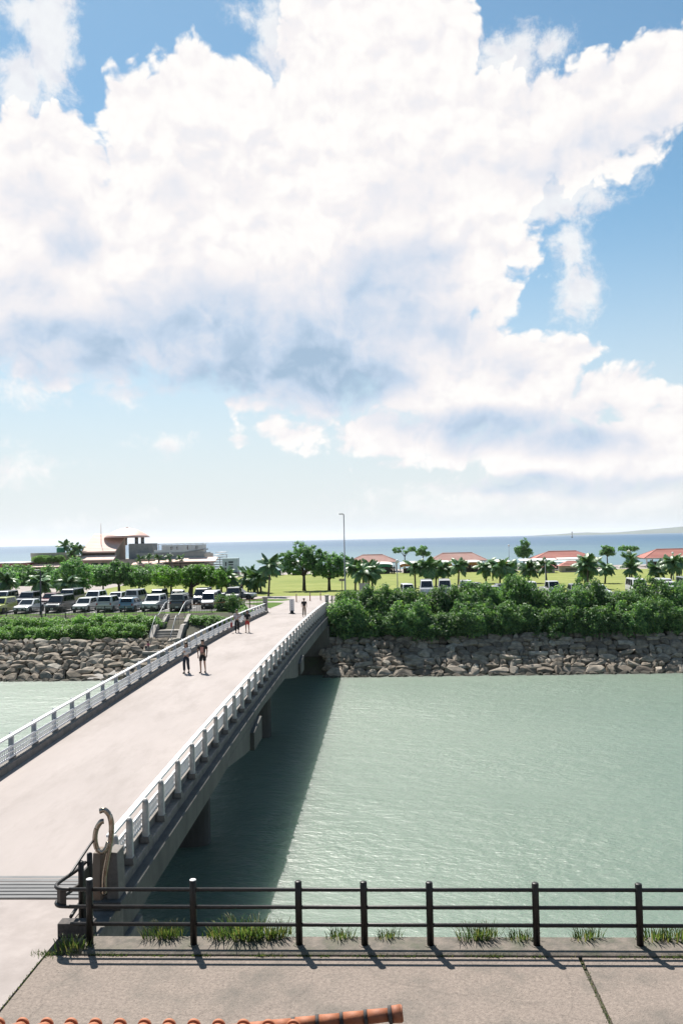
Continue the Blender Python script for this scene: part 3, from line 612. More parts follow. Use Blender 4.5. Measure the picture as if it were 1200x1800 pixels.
MB().tube(spl([(0.10, -0.82, 1.03), (-0.14, -0.78, 1.03), (-0.24, -0.55, 1.03), (-0.10, 0.0, 1.05), (-0.06, 0.4, 1.06)], 5), 0.036, 8).build('rail', M['fence'], side, smooth=True)
MB().tube(spl([(0.10, -0.82, 0.72), (-0.14, -0.78, 0.72), (-0.24, -0.55, 0.72), (-0.10, 0.0, 0.74), (-0.06, 0.4, 0.75)], 5), 0.036, 8).build('rail', M['fence'], side, smooth=True)
MB().tube(spl([(-0.02, -0.5, 0.40), (-0.05, 0.0, 0.41), (-0.05, 0.4, 0.42)], 5), 0.034, 8).build('rail', M['fence'], side, smooth=True)
MB().ring_strip([[Vector((x, y, z)) for z in (0.74, 1.02)] for x, y in ((0.02, -0.815), (-0.10, -0.80), (-0.19, -0.72), (-0.235, -0.58))], False, False).build('end_plate', M['fence'], side)
MB().box((0.02, 0.2, 0.55), (0.035, 0.36, 0.95)).build('panel', M['fence'], side)
tag(MB().box((-5.92, 15.98, 0.12), (0.66, 0.26, 0.25)).build('kerb_block', M['mortar'], bevel=0.015), 'low dark concrete block at the foot of the fence corner', 'block')

# ------------------------------------------------------------------ grass tufts on the coping
def tuft_mesh(seed, n, rad, h):
    r = random.Random(seed); mb = MB()
    for _ in range(n):
        a = r.uniform(0, 6.283); d = rad * r.random() ** 0.7; bx, by = d * math.cos(a) * 1.6, d * math.sin(a) * 0.6
        la = a + r.gauss(0, 0.7); hh = h * r.uniform(0.45, 1.0); lean = hh * r.uniform(0.15, 0.75); w = r.uniform(0.006, 0.012)
        px, py = -math.sin(la) * w, math.cos(la) * w; pts = []
        for k, (f, u) in enumerate(((0, 0), (0.35, 0.5), (0.75, 0.85), (1.0, 0.95))):
            c = Vector((bx + math.cos(la) * lean * f, by + math.sin(la) * lean * f, hh * u)); ww = (1, 0.9, 0.6, 0.05)[k]
            pts.append((c + Vector((px, py, 0)) * ww, c - Vector((px, py, 0)) * ww))
        o = [p for q in pts for p in q]
        mb.add(o, [(0, 1, 3, 2), (2, 3, 5, 4), (4, 5, 7, 6)])
    return mb.mesh('grass_tuft', fix=False)
TM = [tuft_mesh(1, 200, 0.30, 0.40), tuft_mesh(2, 90, 0.2, 0.26), tuft_mesh(3, 90, 0.2, 0.2)]
GR = [(-4.2, 15.78, 0, 0.85, 'behind the second fence bay beside the bridge girder'), (-2.75, 15.76, 0, 1.15, 'tall and dense left of the third post'), (-2.2, 15.78, 0, 0.9, 'close against the third fence post'),
      (-0.95, 15.76, 1, 0.9, 'between the third and fourth posts'), (-0.1, 15.77, 1, 0.8, 'between the fourth and fifth posts'), (1.55, 15.76, 0, 0.85, 'bright, midway between the fifth and sixth posts'),
      (2.28, 15.72, 1, 0.9, 'just left of the sixth post'), (3.45, 15.76, 1, 1.0, 'left of the seventh post'), (4.65, 15.74, 1, 1.1, 'right of the seventh post'), (5.05, 15.74, 1, 1.2, 'at the right picture edge'),
      (-5.75, 15.35, 1, 1.1, 'dark, at the foot of the corner post'), (-3.2, 15.80, 1, 1.0, 'small, right of the second post')]
for i, (x, y, k, s, w) in enumerate(GR):
    o = ob('grass_tuft', TM[k], M['grass'], None, (x, y, 0.03 if y > 15.2 else 0), rng.uniform(0, 0.5), (s, s, s * 0.85))
    tag(o, 'green grass tuft on the quay coping, ' + w, 'grass', 'grass tufts along the quay coping')
# low weeds in the joints of the apron and along the coping's near edge
mb = MB(); r = random.Random(5)
def weeds(x0, y0, x1, y1, n, h, wid):
    for _ in range(n):
        q = r.random(); x = x0 + (x1 - x0) * q + r.gauss(0, wid); y = y0 + (y1 - y0) * q + r.gauss(0, wid); a = r.uniform(0, 6.28); hh = h * r.uniform(0.3, 1); l = hh * r.uniform(0.3, 1.2); w = 0.008
        mb.add([(x - math.sin(a) * w, y + math.cos(a) * w, -0.01), (x + math.sin(a) * w, y - math.cos(a) * w, -0.01), (x + math.cos(a) * l, y + math.sin(a) * l, hh)], [(0, 1, 2)])
for x in [k * 0.37 - 5.4 for k in range(30)]:
    weeds(x, 15.17, x + r.uniform(0.15, 0.6), 15.17, r.choice((5, 30, 70, 110)), r.uniform(0.03, 0.08), 0.02)
weeds(-6.21, 12.8, -6.21, 15.1, 200, 0.028, 0.014); weeds(3.2, 12.9, 3.19, 15.1, 170, 0.025, 0.02); weeds(-6.4, 15.2, -5.6, 15.25, 260, 0.07, 0.06)
tag(mb.build('weeds', M['grass'], fix=False), 'low weeds sprouting from the joints of the quay paving', 'weeds', kind='stuff')
# fallen dirt and pebbles on the apron are in its material

# ------------------------------------------------------------------ tiled roof below the viewpoint
def half_tile(r0, r1, L, th=0.012, n=9):
    mb = MB(); rings = []
    for y, rr in ((0, r0), (L, r1)):
        o = [(rr * math.cos(math.pi * k / (n - 1)), y, rr * math.sin(math.pi * k / (n - 1))) for k in range(n)]
        i_ = [((rr - th) * math.cos(math.pi * k / (n - 1)), y, (rr - th) * math.sin(math.pi * k / (n - 1))) for k in reversed(range(n))]
        rings.append([Vector(p) for p in o + i_])
    return mb.ring_strip(rings).mesh('tile', True)
cover_me = half_tile(0.062, 0.056, 0.29); 
head_me = MB().lathe([(0.0, -0.006), (0.055, -0.006), (0.06, 0.0), (0.06, 0.02), (0.046, 0.026), (0.0, 0.026)], n=18, axis='Y').mesh('tile_head', True)
roof = empty('tiled_roof', (-2.4, 7.38, 0)); tag(roof, 'orange clay tiled roof edge just below the viewpoint', 'roof')
sl = R(24); EZ = 3.158
MB().prism([(0.0, EZ - 0.11), (0.0, EZ - 0.075), (-5.5, EZ - 0.075 + 5.5 * math.tan(sl)), (-5.5, EZ - 0.11 + 5.5 * math.tan(sl) - 0.03)], -2.6, 2.3).build('roof_deck', M['mortar'], roof)
MB().prism([(-0.7, -0.02), (-0.7, EZ + 0.15), (-5.4, EZ + 2.2), (-5.4, -0.02)], -2.35, 2.05).build('wall', M['wallw'], roof)
xs = [-1.475 - 0.2145 * 4 + 0.2145 * k for k in range(22)]
for i, x in enumerate(xs):
    if i < 19: ob('tile_head', head_me, M['tile'], roof, (x, 0.005, EZ - 0.012), (R(90) * 0, 0, 0), (1, 1, 1))
    for k in range(0 if i < 19 else 1, 8):
        ob('tile', cover_me, M['tile'], roof, (x, -0.03 - 0.26 * k * math.cos(sl), EZ - 0.04 + 0.26 * k * math.sin(sl) + 0.012), (-(sl) + math.pi, 0, 0) if False else (sl * 1.0, 0, math.pi), rng.uniform(0.97, 1.02))
    if i < len(xs) - 1:
        MB().ring_strip([[Vector((x + 0.107 + 0.075 * math.cos(math.pi + math.pi * q / 6), y_, z_ + 0.02 + 0.05 * math.sin(math.pi + math.pi * q / 6))) for q in range(7)] for y_, z_ in ((0.04 if i < 18 else -0.25, EZ - 0.03 + (0 if i < 18 else 0.25 * math.tan(sl))), (-2.0, EZ - 0.03 + 2.0 * math.tan(sl)))], False, False).build('pan_tile', M['tile'], roof)
mb = MB()                # the rows further up the slope, out of the picture
for x in xs:
    for y0 in [-1.95 - 0.24 * q for q in range(14)]:
        mb.ring_strip([[Vector((x + rr * math.cos(math.pi * q / 6), y_, EZ - 0.03 - y_ * math.tan(sl) + rr * math.sin(math.pi * q / 6))) for q in range(7)] for y_, rr in ((y0, 0.062), (y0 - 0.25, 0.055))], False, False)
tag(mb.build('upper_tiles', M['tile'], roof, smooth=True), kind='stuff')
# rounded verge ridge running to the corner
A, B_ = Vector((0.9, 0.10, 3.045)), Vector((2.36, 0.16, 3.175)); n = 7
for k in range(n):
    a = A.lerp(B_, k / n); b = A.lerp(B_, (k + 0.93) / n)
    tl = MB().tube([a, b], [0.058, 0.053], 16).build('ridge_tile', M['tile'], roof, smooth=True)
    c = A.lerp(B_, (k + 0.96) / n); d = (B_ - A).normalized() * 0.016
    MB().tube([c - d, c + d], 0.061, 16).build('mortar_band', M['mortar'], tl, smooth=True)
dv = (B_ - A).normalized()
MB().tube([B_, B_ + dv * 0.09], [0.066, 0.072], 18).build('ridge_end', M['tile'], roof, smooth=True)
MB().tube([B_ + dv * 0.088, B_ + dv * 0.105], [0.072, 0.06], 18).build('ridge_end', M['tile'], roof, smooth=True)
MB().tube([B_ - dv * 0.02, B_ + dv * 0.01], 0.074, 18).build('mortar_band', M['mortar'], roof, smooth=True)

# ------------------------------------------------------------------ stone revetments
def rock_mesh(seed):
    r = random.Random(seed); bm = bmesh.new()
    for _ in range(26):
        v = Vector((r.gauss(0, 1), r.gauss(0, 1), r.gauss(0, 1))).normalized()
        m = max(abs(v.x), abs(v.y), abs(v.z)); v = v / (m ** 0.8)          # between ball and block
        bm.verts.new(v * 0.5 * r.uniform(0.88, 1.06))
    res = bmesh.ops.convex_hull(bm, input=bm.verts)
    junk = [g for g in res['geom_interior'] + res['geom_unused'] if isinstance(g, bmesh.types.BMVert)]
    bmesh.ops.delete(bm, geom=list(set(junk)), context='VERTS')
    bmesh.ops.dissolve_limit(bm, angle_limit=R(9), verts=bm.verts, edges=bm.edges)
    me = bpy.data.meshes.new('stone'); bm.to_mesh(me); bm.free(); return me
ROCK = [rock_mesh(s) for s in range(14)]
def revetment(label, x0, x1, seed):
    r = random.Random(seed); root = empty('stone_revetment', (x0, 78, WATER)); tag(root, label, 'rock wall')
    a = math.atan2(3.3, 4.5); p0 = Vector((0, 0.15, -0.05)); up = Vector((0, math.cos(a), math.sin(a))); s = 0.0; row = 0
    x = -0.5
    while x < x1 - x0 + 0.5:
        w = r.uniform(0.5, 1.1); ob('stone', r.choice(ROCK), M['wet_stone'], root, (x + w / 2, -0.28 + r.uniform(-0.12, 0.1), -0.05 + r.uniform(-0.06, 0.06)), (a + r.gauss(0, 0.2), r.gauss(0, 0.15), r.gauss(0, 0.3)), (w * 1.1, 0.6, r.uniform(0.35, 0.5))); x += w
    while s < 4.9:
        h = r.uniform(0.5, 0.72) if row else 0.85; x = -r.random()
        while x < x1 - x0 + 0.5:
            w = r.choice((r.uniform(0.45, 0.8), r.uniform(0.8, 1.3), r.uniform(1.2, 1.9))) * (1.15 if row == 0 else 1.0) * (0.9 if row > 3 else 1)
            hh = h * r.uniform(0.86, 1.22); c = p0 + up * (s + h / 2 + r.uniform(-0.08, 0.08)) + Vector((x + w / 2, -0.12 + r.uniform(-0.08, 0.1), r.uniform(-0.03, 0.06)))
            ob('stone', r.choice(ROCK), M['stone'], root, c, (a + R(6) + r.gauss(0, 0.2), r.gauss(0, 0.12), r.gauss(0, 0.16)), (w * 1.08, hh * 1.1, r.uniform(0.45, 0.8)))
            x += w
        s += h * 0.92; row += 1
    return root
revetment('dry laid stone revetment under the shrubs right of the bridge', -5.45, 33.5, 11)
lr = revetment('dry laid stone revetment at the canal edge left of the bridge', -45.0, -20.4, 12)
for (x, y, z, sx, sy, sz, rz) in ((20.3, 0.9, 0.35, 3.0, 1.5, 0.9, 0.2), (22.6, 1.6, 0.8, 2.4, 1.6, 0.8, -0.2), (18.2, 0.3, 0.1, 2.2, 1.2, 0.6, 0.1), (24.4, 1.0, 0.3, 2.2, 1.4, 0.7, 0.3)):
    ob('stone', ROCK[3], M['pale_crete'], lr, (x, y, z), (R(18), 0, rz), (sx, sy, sz))

# ------------------------------------------------------------------ leaves
def leaf(mb, p, n, size, r, lw=0.5):
    t = n.orthogonal().normalized(); t.rotate(Matrix.Rotation(r.uniform(0, 6.283), 3, n)); b = n.cross(t)
    L = size * r.uniform(0.7, 1.3); w = L * lw
    mb.add([p - t * L * 0.5, p + b * w * 0.5 + n * L * 0.06, p + t * L * 0.5 - n * L * 0.08, p - b * w * 0.5 + n * L * 0.06], [(0, 1, 2, 3)])
def crown_mesh(seed, lobes, clumps, per, size, clump_r, hollow=0.55, lw=0.55, zmin=None):
    """leaf clumps spread through the outer part of several ellipsoid lobes"""
    r = random.Random(seed); mb = MB(); vol = [l[3] * l[4] * l[5] for l in lobes]; tot = sum(v ** 0.67 for v in vol)
    for l, v in zip(lobes, vol):
        for _ in range(max(4, int(clumps * v ** 0.67 / tot))):
            d = Vector((r.gauss(0, 1), r.gauss(0, 1), r.gauss(0, 1))).normalized()
            rad = hollow + (1.04 - hollow) * r.random() ** 0.6; rad *= r.uniform(0.88, 1.1)
            c = Vector((l[0] + d.x * l[3] * rad, l[1] + d.y * l[4] * rad, l[2] + d.z * l[5] * rad))
            if zmin is not None and c.z < zmin: c.z = zmin + r.random() * 0.3
            cr_ = clump_r * r.uniform(0.6, 1.35)
            for _ in range(int(per * r.uniform(0.6, 1.4))):
                q = Vector((r.gauss(0, 1), r.gauss(0, 1), r.gauss(0, 0.75))).normalized() * cr_ * r.random() ** 0.45
                n = (q.normalized() * 0.55 + d * 0.35 + Vector((r.gauss(0, 0.45), r.gauss(0, 0.45), r.gauss(0.45, 0.4)))).normalized()
                leaf(mb, c + q, n, size, r, lw)
    return mb.mesh('crown', fix=False)
def trunk_mesh(seed, h, r0, tips, lean=0.0):
    r = random.Random(seed); mb = MB(); fork = Vector((lean * h, r.uniform(-0.1, 0.1), h))
    mb.tube([(0, 0, -0.15), (lean * h * 0.3, 0.02, h * 0.4), tuple(fork)], [r0 * 1.25, r0, r0 * 0.8], 9)
    for t in tips:
        t = Vector(t); m = fork.lerp(t, 0.5) + Vector((r.gauss(0, 0.12), r.gauss(0, 0.12), r.uniform(-0.1, 0.2)))
        mb.tube([tuple(fork - Vector((0, 0, 0.1))), tuple(m), tuple(t)], [r0 * 0.62, r0 * 0.38, r0 * 0.14], 7)
        for _ in range(3):
            e = m.lerp(t, r.uniform(0.2, 0.8)); d = Vector((r.gauss(0, 1), r.gauss(0, 1), r.uniform(0, 1))).normalized() * r.uniform(0.4, 0.9)
            mb.tube([tuple(e), tuple(e + d)], [r0 * 0.22, r0 * 0.06], 5)
    return mb.mesh('trunk', True)

# ------------------------------------------------------------------ shrubs on the banks
SH = []
for s in range(5):
    r = random.Random(40 + s); lobes = [(0, 0, 0.1, 1.35, 1.2, 1.15)] + [(r.uniform(-1.1, 1.1), r.uniform(-0.8, 0.6), r.uniform(-0.5, 0.75), r.uniform(0.55, 0.85), r.uniform(0.55, 0.8), r.uniform(0.5, 0.8)) for _ in range(8)]
    lobes += [(r.uniform(-1.2, 1.2), r.uniform(-0.5, 0.9), r.uniform(0.9, 1.25), 0.28, 0.28, r.uniform(0.3, 0.55)) for _ in range(6)]
    SH.append(crown_mesh(60 + s, lobes, 330, 26, 0.21, 0.32, hollow=0.6, lw=0.45))
def stems_mesh(seed):
    r = random.Random(seed); mb = MB()
    for _ in range(6):
        a = r.uniform(0, 6.28); e = Vector((math.cos(a) * r.uniform(0.3, 0.9), math.sin(a) * r.uniform(0.3, 0.8), r.uniform(0.0, 0.7)))
        mb.tube([(r.gauss(0, 0.12), r.gauss(0, 0.12), -1.5), tuple(e * 0.5 + Vector((0, 0, -0.4))), tuple(e)], [0.06, 0.045, 0.015], 6)
    return mb.mesh('stems', True)
STM = [stems_mesh(k) for k in range(3)]
def shrub(x, y, z, sx, sy, sz, k, label, group, mat):
    t = empty('shrub', (x, y, z), rng.uniform(-0.6, 0.6) + (math.pi if rng.random() < 0.4 else 0), (sx, sy, sz)); tag(t, label, 'shrub', group)
    ob('crown', SH[k % 5], mat, t); ob('stems', STM[k % 3], M['bark'], t)
    return t
ORD = ['first', 'second', 'third', 'fourth', 'fifth', 'sixth', 'seventh', 'eighth', 'ninth', 'tenth', 'eleventh', 'twelfth', 'thirteenth', 'fourteenth', 'fifteenth', 'sixteenth', 'seventeenth', 'eighteenth', 'nineteenth', 'twentieth', 'last']
x = -4.1; k = 0
while x < 34:
    shrub(x, 82.9 + rng.uniform(-0.5, 0.5), -1.2 + rng.uniform(-0.45, 0.45), rng.uniform(1.1, 1.4), 1.2, rng.uniform(0.95, 1.45), k, ORD[min(k, 20)] + ' shrub from the bridge in the front row over the right stones', 'front shrubs on the right bank', M['leaf_shrub'])
    shrub(x + 0.9 + rng.uniform(-0.3, 0.3), 85.7 + rng.uniform(-0.9, 0.9), -0.05 + rng.uniform(-0.5, 0.5) + (0.45 if x > 8 else 0), rng.uniform(1.0, 1.5), 1.3, rng.uniform(1.0, 1.6), k + 2, ORD[min(k, 20)] + ' shrub from the bridge in the back row before the right car park', 'back shrubs on the right bank', M['leaf_shrub'])
    x += rng.uniform(1.9, 2.4); k += 1
shrub(9.0, 86.0, 0.75, 1.1, 1.1, 1.2, 1, 'tallest dark shrub on the right bank, before the white vans', None, M['leaf_shrub'])
shrub(1.0, 85.6, 0.35, 1.3, 1.1, 1.1, 3, 'bright broad shrub on the right bank near the tall lamp pole', None, M['leaf_light'])
shrub(-3.3, 86.6, 0.3, 1.1, 1.1, 1.1, 0, 'bright shrub beside the far right pillar of the bridge', None, M['leaf_light'])
x = -45.0; kl = 0
while x < -24.0:
    shrub(x, 83.9 + rng.uniform(-0.2, 0.3), -1.75 + rng.uniform(-0.2, 0.2), 1.05, 0.85, 0.68, k, ORD[kl] + ' low bush from the left picture edge spilling over the stones', 'front bushes on the left bank', M['leaf_hedge'])
    shrub(x + 0.8, 85.7, -1.1 + rng.uniform(-0.2, 0.15), 1.1, 0.95, rng.uniform(0.6, 0.85), k + 1, ORD[kl] + ' low bush from the left picture edge in the middle row of the bank', 'back bushes on the left bank', M['leaf_hedge'])
    shrub(x + 0.2, 87.0, -0.95 + rng.uniform(-0.15, 0.1), 1.0, 0.8, rng.uniform(0.45, 0.62), k + 3, ORD[kl] + ' low bush from the left picture edge at the car park fence', 'rear bushes on the left bank', M['leaf_hedge'])
    x += rng.uniform(1.7, 2.1); k += 1; kl += 1
shrub(-16.6, 90.2, 0.35, 1.0, 0.9, 0.9, 2, 'round green shrub beside the fence near the left bridge pillar', None, M['leaf_shrub'])
shrub(-15.0, 88.6, -0.35, 0.9, 0.8, 0.55, 1, 'low shrub between the stairs and the far bridge end', None, M['leaf_hedge'])
shrub(-18.6, 86.4, -0.75, 1.1, 0.8, 0.42, 4, 'low bright bush on the slope just right of the stairs', None, M['leaf_light'])
shrub(-16.8, 86.2, -0.95, 1.1, 0.8, 0.4, 0, 'low bright bush on the slope beside the bridge kerb', None, M['leaf_light'])
mb = MB()
mb.tube(spl([(-34.2, 82.6, -2.3), (-34.0, 82.3, -1.9), (-33.5, 82.2, -2.1), (-33.0, 82.0, -2.6)], 4), [0.06] * 12 + [0.03], 6)
mb.tube(spl([(-31.6, 82.5, -2.5), (-31.5, 82.2, -1.95), (-31.1, 82.1, -1.8), (-31.7, 82.0, -1.75)], 4), [0.05] * 12 + [0.02], 6)
tag(mb.build('driftwood', M['pale_crete'], smooth=True), 'bare grey branches poking out of the bushes above the stones', 'branch')

# ------------------------------------------------------------------ stairs to the water
st = empty('concrete_stairs', (-21.6, 82, -3)); tag(st, 'concrete stairs with landing and metal handrails on the left bank', 'stairs')
SX0, SX1 = -1.15, 1.15
MB().box((0.05, -0.75, -0.65), (3.4, 1.7, 1.3)).build('platform', M['pale_crete'], st, bevel=0.03)
for i in range(7):
    MB().box((0, 0.15 + 0.3 * i, (i + 1) * 0.235 - 0.75), (2.3, 0.32, 1.5)).build('step', M['pale_crete'], st, bevel=0.012)
MB().box((0, 2.95, 0.85 - 0.002), (2.6, 1.45, 1.6)).build('landing', M['pale_crete'], st, bevel=0.012)
for i in range(5):
    MB().box((0.25, 3.8 + 0.3 * i, 1.65 + (i + 1) * 0.18 - 0.75), (1.9, 0.32, 1.5)).build('step', M['pale_crete'], st, bevel=0.012)
for sx in (-1.36, 1.36):
    MB().prism([(-0.3, -0.6), (-0.3, 0.55), (2.2, 2.15), (3.2, 2.15), (3.2, -0.6)], sx - 0.2, sx + 0.2).build('side_wall', M['pale_crete'], st, bevel=0.03)
for sx in (-0.92, 1.42):
    MB().prism([(3.25, 0), (3.25, 2.35), (4.9, 2.95), (5.5, 2.95), (5.5, 0)], sx - 0.19, sx + 0.19).build('side_wall', M['pale_crete'], st, bevel=0.03)
for sx, a, b in ((-1.36, 0.2, 3.4), (0.72, 0.2, 3.3)):
    h = MB(); h.tube(spl([(sx, a - 0.3, 1.15), (sx, a + 0.1, 1.55), (sx, 2.2, 3.0), (sx, b, 3.05), (sx + 0.15, b + 2.2, 4.1), (sx + 0.6, b + 3.1, 4.3)], 4), 0.035, 7)
    hr_ = h.build('handrail', M['greym'], st, smooth=True)
    for y, z0, z1 in ((0.1, 0.5, 1.5), (1.2, 1.3, 2.25), (2.2, 2.1, 3.0), (3.2, 2.1, 3.05), (5.3, 2.7, 4.0)):
        MB().tube([(sx + (0.12 if y > 4 else 0), y, z0), (sx + (0.12 if y > 4 else 0), y, z1)], 0.03, 7).build('baluster', M['greym'], hr_, smooth=True)

# ------------------------------------------------------------------ fence of the left car park
def bar_fence(pts, label, top_mat, h=1.12, z0=-0.35, z1=-0.05, step=2.0):
    root = empty('park_fence', (pts[0][0], pts[0][1], z0)); tag(root, label, 'fence')
    O = Vector((pts[0][0], pts[0][1], z0)); L = sum(math.dist(a, b) for a, b in zip(pts, pts[1:])); done = 0
    for a, b in zip(pts, pts[1:]):
        d = math.dist(a, b); n = max(1, round(d / step)); A3, B3 = Vector((a[0], a[1], z0 + (z1 - z0) * done / L)), Vector((b[0], b[1], z0 + (z1 - z0) * (done + d) / L))
        rz = math.atan2(b[1] - a[1], b[0] - a[0])
        for i in range(n):
            p, q = A3.lerp(B3, i / n) - O, A3.lerp(B3, (i + 1) / n) - O
            MB().box((p.x, p.y, p.z + h / 2 + 0.02), (0.09, 0.09, h + 0.06), rz).build('post', M['dark'], root)
            mb = MB(); m = max(3, int((q - p).length / 0.16))
            for j in range(1, m): c = p.lerp(q, j / m); mb.box((c.x, c.y, c.z + h * 0.52), (0.028, 0.028, h * 0.84), rz)
            mb.build('bar_panel', M['dark'], root)
        p, q = A3 - O, B3 - O
        for zz, mm, rr in ((h, top_mat, 0.035), (0.12, M['dark'], 0.025)):
            MB().tube([p + Vector((0, 0, zz)), q + Vector((0, 0, zz))], rr, 6).build('rail', mm, root)
        done += d
bar_fence([(-44, 88.0), (-23.0, 88.0)], 'dark barred fence before the parked cars left of the stairs', M['dark'], z0=-0.3, z1=-0.3)
bar_fence([(-20.3, 87.9), (-16.2, 89.6), (-12.9, 92.0)], 'dark barred fence with orange top rail from the stairs to the bridge end', M['orange_rail'], z0=-0.3, z1=0.0)
bar_fence([(-5.6, 88.2), (-3.6, 90.0), (-3.4, 92.0)], 'short fence with orange rail behind the right bridge pillar', M['orange_rail'], h=1.3, z0=0.15, z1=0.15)

# ------------------------------------------------------------------ palms
def frond_mesh(seed, L, droop):
    r = random.Random(seed); mb = MB(); n = 15; pts = []
    for i in range(n + 1):
        q = i / n; pts.append(Vector((L * (q - 0.22 * droop * q * q), 0, L * (0.42 * q - 0.95 * droop * q * q))))
    mb.tube(pts, [0.022 * (1 - 0.8 * i / n) for i in range(n + 1)], 4)
    for i in range(2, n + 1):
        t = (pts[min(i + 1, n)] - pts[i - 1]).normalized(); q = i / n
        for s in (-1, 1):
            for h in (0, 0.33, 0.66):
                b = pts[i - 1].lerp(pts[i], h); ll = L * 0.34 * math.sin(math.pi * (0.12 + 0.82 * q)) * r.uniform(0.8, 1.1)
                d = (t * 0.55 + Vector((0, s, 0)) * 0.9 + Vector((0, 0, -0.45 + r.uniform(-0.2, 0.1)))).normalized(); w = t * 0.05
                mb.add([b - w, b + w, b + d * ll * 0.6 + w * 0.9 - Vector((0, 0, ll * 0.05)), b + d * ll - Vector((0, 0, ll * 0.22)), b + d * ll * 0.6 - w * 0.9 - Vector((0, 0, ll * 0.05))], [(0, 1, 2, 4), (4, 2, 3)])
    return mb.mesh('frond', fix=False)
FROND = [frond_mesh(1, 1.9, 0.75), frond_mesh(2, 2.1, 0.55), frond_mesh(3, 1.7, 1.0), frond_mesh(4, 1.8, 0.35)]
PTR = {}
def palm(x, y, h, label, group=None, n=16, s=1.0, full=1.0):
    t = empty('palm_tree', (x, y, -0.05), rng.uniform(0, 6.28)); t.rotation_euler = (rng.gauss(0, 0.05), rng.gauss(0, 0.05), rng.uniform(0, 6.28)); tag(t, label, 'palm', group)
    hh = max(1.0, h - 0.95 * s); key = round(hh * 2) / 2
    if key not in PTR:
        r = random.Random(int(key * 10)); prof = []; k = int(key / 0.14)
        for i in range(k + 1): prof.append((0.13 - 0.04 * i / k + (0.02 if i % 2 else 0) + (0.07 if i == 0 else 0), key * i / k - 0.1))
        PTR[key] = MB().lathe(prof, n=9).mesh('trunk', True)
    ob('trunk', PTR[key], M['palm_bark'], t, scale=(1, 1, hh / key))
    for i in range(n):
        q = i / n; el_ = rng.uniform(-0.95, 0.6) if i > 4 else rng.uniform(0.6, 1.1)
        ob('frond', FROND[rng.randrange(4)], M['leaf_palm'], t, (0, 0, hh - 0.05 + 0.12 * rng.random()), (rng.uniform(-0.25, 0.25), -el_, 2.4 * i + rng.uniform(-0.2, 0.2)), s * rng.uniform(0.85, 1.1))
    return t
PALMS = [(-18.98, 122.9, 3.3, 'palm on the left lawn, third from right in the clump near the bridge end'), (-15.46, 112.2, 5.2, 'tallest slim palm standing alone right of the left palm clump'), (-17.6, 119.9, 3.2, 'short palm at the right of the left lawn clump'), (-19.9, 123.1, 3.3, 'palm leaning out on the left side of the lawn clump'), (-18.2, 121.4, 3.0, 'low full palm in the middle of the left lawn clump'),
         (-23.4, 121.0, 3.3, 'palm between the lawn clump and the light green tree'), (-22.2, 119.0, 3.4, 'palm just above the parked dark car at the lawn edge'),
         (-3.1, 115.9, 4.0, 'palm right of the tall lamp pole, left of its pair'), (-1.8, 118.0, 4.0, 'palm right of the tall lamp pole, right of its pair'), (-2.5, 119.6, 4.2, 'palm behind the pair right of the tall lamp pole'), (-4.3, 120.5, 4.3, 'palm partly behind the tall lamp pole'),
         (-48.7, 107.8, 3.7, 'palm at the left picture edge behind the parked cars'), (-45.6, 110.5, 3.4, 'stout palm with supports left of the dark street lamp'), (-54.2, 132.9, 3.0, 'small palm on the far left plaza'), (-42.8, 113.0, 3.3, 'palm right of the dark street lamp on the left'),
         (4.3, 125.6, 4.1, 'palm just right of the short park lamp'), (6.1, 125.1, 4.3, 'fullest palm in the row behind the white vans'), (7.5, 129.1, 3.6, 'palm behind the fullest palm of the right row'), (9.9, 118.5, 4.2, 'slim palm with open crown behind the white vans'), (8.6, 127.5, 3.5, 'dense palm left of the slim open palm'),
         (15.6, 134.4, 3.6, 'dense palm at the left of the middle right clump'), (16.3, 123.3, 4.0, 'slim palm in the middle right clump'), (18.2, 130.0, 3.6, 'palm right of the slim one in the middle clump'), (20.2, 138.0, 3.0, 'low palm behind the middle right clump'), (22.0, 133.0, 3.3, 'palm left of the second park lamp'),
         (24.4, 131.4, 3.6, 'palm before the red roofed pavilion'), (26.9, 116.0, 4.3, 'tall feathery palm standing clear before the pavilion steps'), (30.2, 130.0, 3.3, 'palm right of the tall feathery palm'), (32.4, 128.6, 3.3, 'dark palm under the two beach trees'), (36.9, 132.0, 4.3, 'tall palm beneath the flat topped beach tree'), (35.0, 124.0, 3.4, 'palm left of the far right group'), (37.7, 122.2, 3.2, 'low palm in the far right group'), (38.8, 119.0, 4.2, 'tall palm near the right picture edge'), (40.5, 121.0, 4.0, 'palm touching the right picture edge'), (28.5, 124.5, 3.0, 'low palm beside the tall feathery palm')]
for i, (x, y, h, l) in enumerate(PALMS): palm(x, y, h, l, 'palms in the park', n=24 if i % 2 else 30, s=rng.uniform(0.95, 1.2) * (1.1 if 'full' in l else 1))

# ------------------------------------------------------------------ broadleaf trees
def tree(x, y, lobes, trunk_h, r0, label, mat, clumps, per, size, cr_, seed, lean=0.0, group=None, hollow=0.45):
    lobes = [(l[0] * 1.12, l[1] * 1.12, l[2] * 0.97, l[3] * 1.22, l[4] * 1.2, l[5] * 1.22) for l in lobes]; lobes = [(l[0] * 1.08, l[1], l[2] * 0.88, l[3] * 1.12, l[4] * 1.1, l[5] * 1.2) for l in lobes] if x < -20 else lobes; clumps = int(clumps * (1.9 if x < -20 else 1.6)); per = int(per * 1.1); size *= 1.05
    t = empty('tree', (x, y, -0.05)); tag(t, label, 'tree', group)
    tips = [(l[0] * 0.8, l[1] * 0.8, l[2] + 0.1) for l in lobes]
    ob('trunk', trunk_mesh(seed, trunk_h, r0, tips, lean), M['bark'], t)
    ob('crown', crown_mesh(seed + 100, lobes, clumps, per, size, cr_, hollow), mat, t)
    return t
